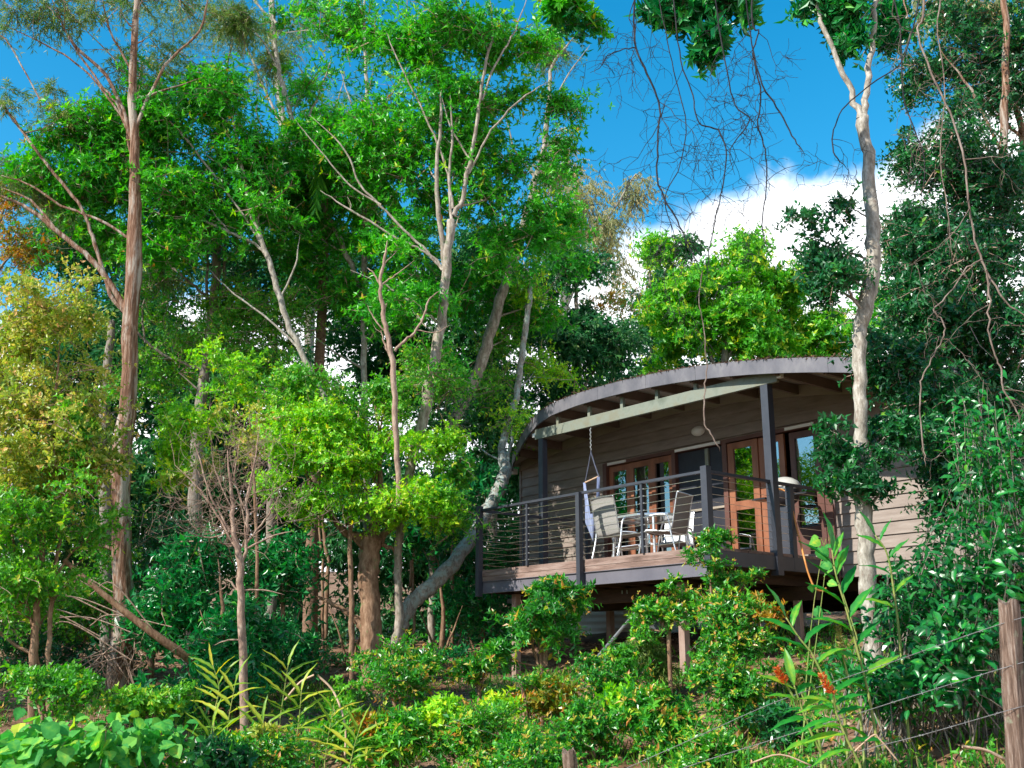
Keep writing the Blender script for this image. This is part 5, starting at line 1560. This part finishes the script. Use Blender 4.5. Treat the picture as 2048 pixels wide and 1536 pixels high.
def place_leaf(root, kind, pos, dr, nr, size, wsc=1.0):
    me = random.choice(LM[kind])
    o_ = bpy.data.objects.new('leaf', me)
    x = Vector(dr).normalized()
    n_ = Vector(nr)
    n_ = (n_ - x * n_.dot(x))
    n_ = n_.normalized() if n_.length > 1e-4 else x.orthogonal().normalized()
    y = n_.cross(x)
    m = Matrix(((x.x, y.x, n_.x, 0), (x.y, y.y, n_.y, 0), (x.z, y.z, n_.z, 0), (0, 0, 0, 1)))
    m = Matrix.Translation(Vector(pos)) @ m @ Matrix.Diagonal((size, size * wsc, size, 1))
    o_.parent = root
    o_.matrix_parent_inverse = Matrix.Translation(-Vector(root.location))
    o_.matrix_basis = m
    COL.objects.link(o_)
    return o_


SUNV = np.array(S)


def ginger(label, pts, nleaf, size, group='ginger plants by the fence', kind='ginger', spike=None, lean=0, cat='ginger plant', width=12, stemw=.012, droop=.0, start=.3):
    q_ = spline([P(*p) for p in pts], 6)
    g = float(G(q_[0][0], q_[0][1])) - .05
    if q_[0][2] > g:
        q_ = np.vstack([[q_[0][0], q_[0][1], g], q_])
    root = empty(cat.replace(' ', '_'), tuple(q_[0]))
    tag(root, label, cat, group)
    MB().tube(q_, np.linspace(stemw, stemw * .45, len(q_)), 6).build('stem', M['stem_green'], root, smooth=True)
    n = len(q_)
    plane = nrm(np.array([1.0, rng.uniform(-.35, .35), 0]))
    for i in range(nleaf):
        f = start + (1 - start) * i / (nleaf - 1)
        k_ = f * (n - 1)
        i0 = min(int(k_), n - 2)
        p = q_[i0] * (1 - (k_ - i0)) + q_[i0 + 1] * (k_ - i0)
        t_ = nrm(q_[i0 + 1] - q_[i0])
        sg = 1 if i % 2 else -1
        open_ = (1 - f) * .8 + .25
        d = nrm(t_ * (1.15 - open_ * .6) + plane * sg * (open_ + .35) + rng.normal(size=3) * .10 + np.array([0, 0, droop * -1]))
        if i == nleaf - 1:
            d = nrm(t_ + plane * .1)
        nn = nrm(t_ * .8 - plane * sg * .3 + np.array([0, -.55, .5]) + rng.normal(size=3) * .15)
        place_leaf(root, kind, p, d, nn, size * rng.uniform(.82, 1.12) * (.75 + .25 * math.sin(f * 3.0)), 1.0)
    if spike:
        sp = P(*spike[0])
        top_ = P(*spike[1])
        col = spike[2]
        MB().tube([P(*spike[3]), sp], .008, 6).build('flower_stalk', M['stem_green'], root)
        m = MB()
        n2 = 130
        s_ = rng.random(n2)
        ax = nrm(top_ - sp)
        an = rng.uniform(0, 6.28, n2)
        a1 = nrm(np.cross(ax, [0, 1.0, 0.1]))
        a2 = np.cross(ax, a1)
        per = a1[None] * np.cos(an)[:, None] + a2[None] * np.sin(an)[:, None]
        pos = sp + (top_ - sp)[None] * s_[:, None] + per * .006
        put_leaves(m, pos, per + ax * .7 + rng.normal(size=(n2, 3)) * .15, per + ax, .045 * (1.15 - .5 * s_), np.full(n2, .012), rng.uniform(0, 1, n2), LEAF4)
        m.build('flower_spike', M[col], root)
    return root


M['orange_spike'] = leaf_mat('orange_flower', [(0, (.42, .06, .02)), (.5, (.62, .14, .04)), (1, (.7, .3, .06))], trans=.2)
M['spent_spike'] = leaf_mat('spent_flower', [(0, (.12, .16, .03)), (.5, (.3, .3, .08)), (1, (.42, .26, .1))], trans=.2)
GY = 8.6
ginger('tall ginger stalk with long paired leaves in front of the weatherboards', [(1752, 1470, GY), (1735, 1380, GY), (1712, 1290, GY), (1690, 1210, GY), (1672, 1150, GY), (1664, 1100, GY)], 13, .36, start=.22)
ginger('ginger stalk with dark backlit leaves reaching left under the deck', [(1690, 1440, GY - .2), (1655, 1370, GY - .2), (1625, 1310, GY - .2), (1598, 1275, GY - .2), (1572, 1235, GY - .2)], 9, .34, start=.1)
ginger('ginger shoot with two upright leaves right of the pale trunk', [(1800, 1280, 9), (1790, 1200, 9), (1775, 1110, 9), (1750, 1070, 9)], 7, .30)
ginger('low ginger with broad drooping leaves and an orange flower spike', [(1720, 1530, GY - .4), (1690, 1470, GY - .4), (1672, 1425, GY - .4), (1664, 1400, GY - .4)], 10, .34, droop=.6, start=.2, spike=((1666, 1392, GY - .5), (1643, 1348, GY - .5), 'orange_spike', (1672, 1420, GY - .45)))
ginger('low ginger spreading left with a small orange flower spike', [(1650, 1520, GY - .3), (1620, 1460, GY - .3), (1598, 1400, GY - .3), (1588, 1370, GY - .3)], 8, .32, droop=.55, start=.25, spike=((1572, 1368, GY - .3), (1553, 1336, GY - .3), 'orange_spike', (1596, 1410, GY - .3)))
ginger('ginger with a spent greenish flower spike between the two orange ones', [(1640, 1490, GY), (1630, 1440, GY), (1612, 1400, GY)], 7, .26, droop=.5, spike=((1598, 1372, GY), (1586, 1330, GY), 'spent_spike', (1612, 1410, GY)))
ginger('ginger with a tall spent flower spike below the pale trunk', [(1720, 1420, GY), (1705, 1380, GY), (1690, 1340, GY)], 7, .26, droop=.4, spike=((1684, 1305, GY), (1676, 1252, GY), 'spent_spike', (1695, 1350, GY)))
for i, (px, py, h, lab) in enumerate(((450, 1500, 130, 'tallest yellowing strap-leaved plant left of the twiggy sapling'), (590, 1500, 120, 'fan-shaped yellow-green plant before the palm trunk'), (520, 1530, 90, 'small yellow strap-leaved plant right of the twiggy sapling'),
                                      (650, 1520, 110, 'strap-leaved plant with browned arching leaves'), (410, 1530, 80, 'low olive strap-leaved plant beside the heart-leaved vine'), (560, 1440, 110, 'yellow-green shoot in the shade of the palm'),
                                      (430, 1420, 90, 'upright yellow-green shoot at the foot of the grey-brown tree'), (700, 1530, 70, 'dry straw-coloured strap plant at the edge of the round bushes'))):
    Y_ = 11.5 - (py - 1480) * .01
    ginger(lab, [(px, py, Y_), (px + 8, py - h * .5, Y_), (px + rng.uniform(-6, 22), py - h, Y_)], 10, .38, group='strap-leaved plants', kind='strap', cat='strap plant', start=.1, stemw=.008)


def scatter_leafy(name, label, cat, group, zones, kind, size, n_parts, n_rest, stem_base, leafdir=(0, -.5, -.35), stemmat='bark_grey', stuffmat=None, wj=1.0):
    """A plant with its largest leaves as single parts and the hidden ones joined."""
    b = P(*stem_base)
    b[2] = float(G(b[0], b[1])) - .05
    root = empty(name, tuple(b))
    tag(root, label, cat, group)
    tot = sum(z_[6] for z_ in zones)
    br, st_ = MB(), MB()
    for px, py, rx, ry, Y_, rd, wt in zones:
        n_p, n_r = int(n_parts * wt / tot), int(n_rest * wt / tot)
        nspr = max(3, (n_p + n_r) // 18)
        C = P(px, py, Y_) + in_ball(nspr) * np.array([rx / F_PX * Y_, rd, ry / F_PX * Y_])
        C[:, 2] = np.maximum(C[:, 2], G(C[:, 0], C[:, 1]) + .1)
        # one arching stem to each spray
        k = np.linspace(0, 1, 7)
        base_ = b + rng.normal(size=(nspr, 3)) * [.3, .2, 0]
        mid = (base_ + C) / 2 + np.array([0, .1, .25]) + rng.normal(size=C.shape) * .08
        pts = base_[:, None] * ((1 - k) ** 2)[None, :, None] + 2 * mid[:, None] * (k * (1 - k))[None, :, None] + C[:, None] * (k ** 2)[None, :, None]
        v, f = tubes(pts, np.linspace(.008, .0022, 7)[None].repeat(nspr, 0), 5)
        br.add(v, f)
        j = rng.integers(0, nspr, n_p + n_r)
        s_ = rng.uniform(.62, 1.0, n_p + n_r)
        pos = (1 - s_)[:, None] ** 2 * base_[j] + 2 * (s_ * (1 - s_))[:, None] * mid[j] + (s_ ** 2)[:, None] * C[j]
        pos += rng.normal(size=pos.shape) * size * .55
        dr = nrm(rng.normal(size=pos.shape) * [1, .7, .55] + np.array(leafdir))
        nr = nrm(rng.normal(size=pos.shape) * .45 + np.array([-.25, -.35, .8]))
        sz = size * rng.uniform(.6, 1.2, len(pos))
        order = np.argsort(pos[:, 1])          # the nearest ones are the single parts
        for i in order[:n_p]:
            place_leaf(root, kind, pos[i], dr[i], nr[i], sz[i], wj)
        r_ = order[n_p:]
        if len(r_):
            wid = {'shrub': .46, 'heart': .85}.get(kind, .2)
            put_leaves(st_, pos[r_], dr[r_], nr[r_], sz[r_], sz[r_] * wid, rng.uniform(.2, .7, len(r_)), LEAF7)
    br.build('stems', M[stemmat], root, kind='stuff', smooth=True)
    if st_.n:
        st_.build('inner_leaves', M[kind], root, kind='stuff')
    return root


SG = 'broad-leaved shrubs on the right'
scatter_leafy('broadleaf_shrub', 'large glossy shrub filling the lower right behind the fence post', 'shrub', SG,
              [(1900, 1180, 130, 130, 9.0, .5, 3), (1960, 1060, 90, 120, 9.2, .5, 2), (1880, 1330, 130, 90, 8.8, .5, 2)], 'shrub', .115, 290, 1500, (1930, 1480, 9.3))
scatter_leafy('broadleaf_shrub', 'upright part-hidden shrub against the weatherboards right of the pale trunk', 'shrub', SG,
              [(1830, 1150, 60, 60, 9.8, .4, 2), (1880, 1030, 50, 60, 9.8, .4, 1.5), (1800, 1240, 70, 60, 9.6, .4, 2)], 'shrub', .10, 200, 700, (1820, 1420, 9.9))
scatter_leafy('broadleaf_shrub', 'shrub running out of the photo at the right, above the fence post', 'shrub', SG,
              [(2010, 900, 80, 130, 9.6, .5, 2), (2030, 1100, 70, 150, 9.4, .5, 2), (1950, 830, 70, 90, 9.8, .4, 1.3)], 'shrub', .105, 230, 1100, (2040, 1400, 9.8))
scatter_leafy('broadleaf_shrub', 'low leafy shrub at the foot of the pale trunk', 'shrub', SG,
              [(1790, 1360, 80, 60, 9.0, .4, 2), (1700, 1330, 60, 50, 9.2, .3, 1)], 'shrub', .095, 150, 450, (1780, 1480, 9.2))
HG = 'heart-leaved vines at the lower left'
scatter_leafy('heart_leaf_vine', 'heart-leaved vine mound at the very left of the bottom edge', 'vine', HG,
              [(60, 1500, 90, 45, 8.6, .4, 2), (50, 1460, 70, 25, 8.9, .3, 1)], 'heart', .135, 150, 200, (60, 1560, 8.8), leafdir=(0, -.5, -.6))
scatter_leafy('heart_leaf_vine', 'heart-leaved vine mound below the stringy-barked gum', 'vine', HG,
              [(190, 1495, 100, 45, 8.7, .4, 2), (240, 1465, 80, 25, 9.2, .3, 1.2)], 'heart', .13, 150, 200, (190, 1560, 8.9), leafdir=(0, -.5, -.6))
scatter_leafy('heart_leaf_vine', 'small dark heart-leaved patch trailing to the right', 'vine', HG,
              [(340, 1480, 90, 45, 9.3, .4, 2)], 'heart', .105, 80, 120, (330, 1540, 9.5), leafdir=(0, -.5, -.6))
scatter_leafy('heart_leaf_vine', 'twining shoot with a few round bright leaves beside the deck end', 'vine', 'climbing shoots',
              [(1640, 1080, 34, 34, 9.3, .15, 1)], 'heart', .11, 9, 0, (1660, 1400, 9.3), leafdir=(0, -.5, -.6), stemmat='stem_green')


# ------------------------------------------------------------------ bushes in the foreground
def bush(label, px, py, rx, ry, Y, n, st='bush', stems=3, sc_=.75, group='small-leaved bushes in front of the deck', bot=None, extra=(), dens=1.0):
    b = P(px, py, Y)
    g = float(G(b[0], b[1]))
    bp2 = 1326 - (g * 1.0) / Y * F_PX * 1.0
    limbs = []
    for i in range(stems):
        dx = rng.uniform(-.6, .6) * rx
        limbs.append([(px + dx * .25, min(bp2, py + ry * 1.6), 9), (px + dx * .6, py + ry * .3, 7), (px + dx, py - ry * .7, 3)])
    zs = [(px, py, rx, ry, Y, rx / F_PX * Y * .9, int(n * 1.55), st, sc_)] + list(extra)
    return tree('small_leaved_bush', label, Y, limbs, zs, 'bark_brown', cat='bush', group=group, sides=5, dens=dens, flare=1.0)


bush('round bush with orange tips at the foot of the stout tree', 800, 1370, 75, 55, 13.6, 26, sc_=.65, extra=[(740, 1340, 25, 40, 13.6, .2, 5, 'bush', .5), (870, 1320, 25, 30, 13.6, .2, 5, 'bush', .5), (700, 1400, 30, 30, 13.5, .2, 5, 'fresh', .5)])
bush('upright light-leaved bush in front of the deck beam', 1085, 1240, 75, 58, 13.3, 24, st='bushlong', stems=6, sc_=.6, extra=[(1080, 1180, 16, 20, 13.3, .2, 3, 'bushlong', .5), (1160, 1205, 20, 20, 13.3, .2, 3, 'bushlong', .5), (1010, 1290, 30, 30, 13.2, .2, 6, 'bushlong', .5), (1120, 1185, 14, 18, 13.2, .1, 2, 'bushlong', .4)])
bush('tall narrow bush rising past the deck corner', 1432, 1165, 28, 60, 12.3, 9, stems=6, sc_=.48, extra=[(1415, 1080, 12, 16, 12.3, .1, 3, 'bush', .4), (1440, 1090, 12, 20, 12.3, .1, 4, 'bush', .4), (1500, 1150, 14, 22, 12.4, .12, 3, 'bush', .42), (1395, 1110, 12, 20, 12.2, .1, 3, 'bush', .4), (1450, 1210, 40, 24, 12.2, .2, 8, 'bush', .5)])
bush('open bush in the dark gap beside the bare stump', 1330, 1215, 50, 30, 12.6, 9, stems=5, sc_=.5, extra=[(1295, 1240, 25, 45, 12.6, .2, 8, 'bush', .5), (1370, 1200, 30, 20, 12.5, .2, 4, 'bush', .5), (1335, 1170, 12, 20, 12.5, .1, 2, 'bush', .4)])
bush('dense bush with coppery young shoots under the right of the deck', 1480, 1270, 50, 65, 11.8, 26, stems=5, sc_=.6, extra=[(1520, 1225, 25, 25, 11.8, .2, 6, 'rust', .45), (1440, 1340, 50, 40, 11.8, .3, 12, 'bush', .6)])
bush('bright green bush below the coppery one', 1480, 1400, 75, 50, 10.8, 22, sc_=.65, extra=[(1420, 1370, 20, 40, 10.8, .2, 5, 'bush', .5)])
bush('golden-tipped round bush in the middle of the bank', 1070, 1395, 58, 45, 12.6, 10, st='rust', sc_=.5, extra=[(1075, 1400, 60, 40, 12.7, .3, 12, 'bush', .6)])
bush('green bush between the golden bush and the brace', 1205, 1365, 60, 45, 12.4, 20, sc_=.65, extra=[(1180, 1320, 18, 26, 12.4, .2, 4, 'bush', .45), (1245, 1320, 18, 26, 12.4, .2, 4, 'fresh', .45)])
bush('yellowish feathery bush below the end of the steel brace', 1285, 1310, 40, 40, 13, 12, st='feather', sc_=.5, stems=6)
bush('broad bush at the bottom edge left of the small stump post', 930, 1475, 90, 45, 11, 28, sc_=.65, extra=[(880, 1430, 30, 30, 11, .3, 6, 'lime', .5)])
bush('bush behind the small stump post at the bottom edge', 1190, 1460, 75, 48, 10.8, 24, sc_=.65, extra=[(1250, 1420, 25, 30, 10.8, .2, 5, 'lime', .45)])
bush('low bush right of the stump post', 1330, 1440, 60, 55, 10.6, 20, st='bushlong', sc_=.6, extra=[(1300, 1385, 20, 30, 10.6, .2, 4, 'bush', .45)])
bush('leafy bush at the bottom edge below the middle of the deck', 1400, 1520, 70, 32, 9.8, 16, sc_=.6)
bush('low bush at the bottom edge left of centre', 790, 1480, 70, 45, 11.2, 20, st='bushlong', sc_=.6, extra=[(760, 1435, 25, 25, 11.2, .2, 5, 'rust', .45)])
bush('pale green bush beside the strap-leaved plants', 690, 1445, 45, 40, 12, 13, st='fresh', sc_=.6)
bush('small mixed bush at the foot of the twiggy sapling', 560, 1515, 60, 34, 10.8, 13, sc_=.6, extra=[(520, 1490, 30, 25, 10.8, .2, 4, 'olive', .5)])
bush('shadowed bush at the bottom edge beside the heart-leaved vine', 430, 1505, 50, 34, 10.4, 11, st='dark', sc_=.6)
bush('bush spilling over the bottom edge in the middle', 1070, 1520, 75, 34, 10, 18, sc_=.6)
bush('twiggy green bush above the heart-leaved vine', 100, 1370, 110, 40, 12.4, 22, st='fresh', sc_=.5)
bush('small bright bush under the tan tree', 310, 1405, 70, 34, 12.8, 14, st='fresh', sc_=.5)
bush('low bush closing the gap below the ginger', 1570, 1450, 50, 40, 10.2, 10, st='dark', sc_=.55)
bush('olive-green bush in the shade left of the deck posts', 960, 1340, 35, 24, 14.5, 6, st='bushlong', sc_=.6)
bush('sparse yellowed shrublet on the bare soil left of the deck posts', 990, 1420, 30, 24, 12.4, 5, st='lime', sc_=.45)

# ------------------------------------------------------------------ grass, litter and herbs on the bank
n = 60000
x_ = rng.uniform(-9, 7.5, n)
y_ = rng.uniform(7, 17, n)
gn = np.sin(x_ * 2.1 + 1) * np.sin(y_ * 1.7) + .6 * np.sin(x_ * 5.1) * np.cos(y_ * 4.3) + rng.normal(0, .25, n)
keep = gn > .15
x_, y_ = x_[keep], y_[keep]
n = len(x_)
mb = MB()
d_ = nrm(rng.normal(size=(n, 3)) * [.45, .45, 0] + [0, 0, 1])
put_leaves(mb, np.stack([x_, y_, G(x_, y_) - .01], -1), d_, rng.normal(size=(n, 3)), rng.uniform(.06, .22, n), rng.uniform(.005, .011, n), np.clip(rng.normal(.5, .25, n), 0, 1), LEAFN)
tag(mb.build('grass', M['grass']), 'patchy green and straw-coloured grass on the red-brown bank', 'grass', kind='stuff')
n = 26000
x_ = rng.uniform(-9, 8, n)
y_ = rng.uniform(7, 21, n)
mb = MB()
put_leaves(mb, np.stack([x_, y_, G(x_, y_) + rng.uniform(.005, .04, n)], -1), rng.normal(size=(n, 3)) * [1, 1, .2], rng.normal(size=(n, 3)) * .4 + [0, 0, 1], rng.uniform(.04, .11, n), rng.uniform(.015, .04, n), rng.random(n), LEAF4)
tag(mb.build('leaf_litter', M['litter']), 'dead brown leaves scattered over the soil of the bank', 'leaf litter', kind='stuff')
# low herbs
mb = MB()
n = 420
x_ = rng.uniform(-8, 6, n)
y_ = rng.uniform(8.2, 15.5, n)
C = np.stack([x_, y_, G(x_, y_) + .07], -1)
foliage(mb, None, C, rng.uniform(.12, .26, n), 'bush', dens=.7)
tag(mb.build('ground_cover', M['bush']), 'low green herbs growing between the bushes on the bank', 'ground cover', kind='stuff')
# long dry stalks
for pts, lab in (([(1500, 1530), (1560, 1512), (1625, 1535)], 'straw-pale dead stalk lying among the grass below the ginger'), ([(1680, 1535), (1742, 1476), (1760, 1482), (1800, 1530)], 'sharply bent dry stalk by the lowest fence wire'),
                 ([(1925, 1496), (1970, 1503), (2010, 1522)], 'pale dead stick lying at the foot of the big fence post')):
    q_ = spline([P(a, b, 8.2) for a, b in pts], 4)
    q_[:, 2] += .01
    o = MB().tube(q_, .006 if 'stick' not in lab else .012, 5).build('dry_stalk', M['dowel'], smooth=True)
    tag(o, lab, 'dry stalk', 'dry stalks on the ground')
# arching dead fronds near the strap plants
for pts, lab in (([(635, 1350, 11.6), (668, 1385, 11.6), (690, 1450, 11.5), (690, 1520, 11.4)], 'orange-brown dead stalk arching over beside the round bushes'), ([(628, 1350, 11.7), (600, 1365, 11.7), (570, 1400, 11.7)], 'thin browned stalk drooping left of the palm trunk')):
    o = MB().tube(spline([P(*p) for p in pts], 5), .012, 6).build('dead_stalk', M['dowel'], smooth=True)
    tag(o, lab, 'dead stalk', 'dead arching stalks')

# ------------------------------------------------------------------ barbed wire fence
pb = P(2030, 1560, 7.6)
pt = P(2016, 1204, 7.6)
fence = empty('barbed_wire_fence', tuple(pb))
tag(fence, 'barbed wire fence with weathered split posts at the lower right', 'fence')


def split_post(top_, bot_, w, d):
    m = MB()
    n_ = 14
    rows_ = []
    k_ = 10
    prof = [(math.cos(a) * w / 2 * (1.12 if i % 2 else .98), math.sin(a) * d / 2 * (1.1 if i % 2 else 1)) for i, a in enumerate(np.linspace(0, 2 * math.pi, k_ + 1)[:-1] + .3)]
    for i in range(n_):
        s_ = i / (n_ - 1)
        c_ = bot_ * (1 - s_) + top_ * s_
        for j, (a, b) in enumerate(prof):
            nz_ = 1 + .05 * math.sin(j * 2.1 + s_ * 9) + .035 * math.sin(j * 5 + s_ * 23)
            zt = (.03 * math.sin(j * 1.9) if i == n_ - 1 else 0)
            rows_.append((c_[0] + a * nz_, c_[1] + b * nz_, c_[2] + zt))
    idx_ = np.arange(len(rows_)).reshape(n_, k_)
    m.add(rows_, np.stack([idx_[:-1], np.roll(idx_[:-1], -1, 1), np.roll(idx_[1:], -1, 1), idx_[1:]], -1).reshape(-1, 4))
    t_ = rows_[-k_:]
    m.add(t_ + [(top_[0], top_[1], top_[2] - .01)], [(i, (i + 1) % k_, k_) for i in range(k_)])
    m.build('fence_post', M['post_wood'], fence)


split_post(pt, np.array([pb[0], pb[1], min(pb[2], float(G(pb[0], pb[1]))) - .1]), .135, .13)
p2 = P(1138, 1502, 9.6)
split_post(p2, np.array([p2[0] + .03, p2[1], float(G(p2[0], p2[1])) - .2]), .115, .11)
wires = [[(2100, 1222), (1996, 1250), (1775, 1327), (1658, 1367), (1534, 1411), (1380, 1480), (1200, 1560)],
         [(2100, 1310), (2001, 1338), (1848, 1385), (1687, 1436), (1556, 1476), (1391, 1528), (1250, 1580)],
         [(2100, 1398), (2005, 1424), (1848, 1469), (1731, 1499), (1636, 1528), (1500, 1570)]]
for w_ in wires:
    pts = [P(a, b, 7.53 + max(0, (2016 - a)) / 880 * 2.0) for a, b in w_]
    q_ = spline(pts, 8)
    m = MB().tube(q_, .0026, 4)
    d2 = np.concatenate([[0], np.cumsum(np.linalg.norm(np.diff(q_, axis=0), axis=1))])
    for s_ in np.arange(.05, d2[-1], .11):
        c_ = np.array([np.interp(s_, d2, q_[:, i]) for i in range(3)])
        for _ in range(2):
            v_ = nrm(rng.normal(size=3)) * .016
            m.tube([c_ - v_, c_ + v_], .0016, 3, caps=False)
    m.build('wire', M['barbed'], fence)
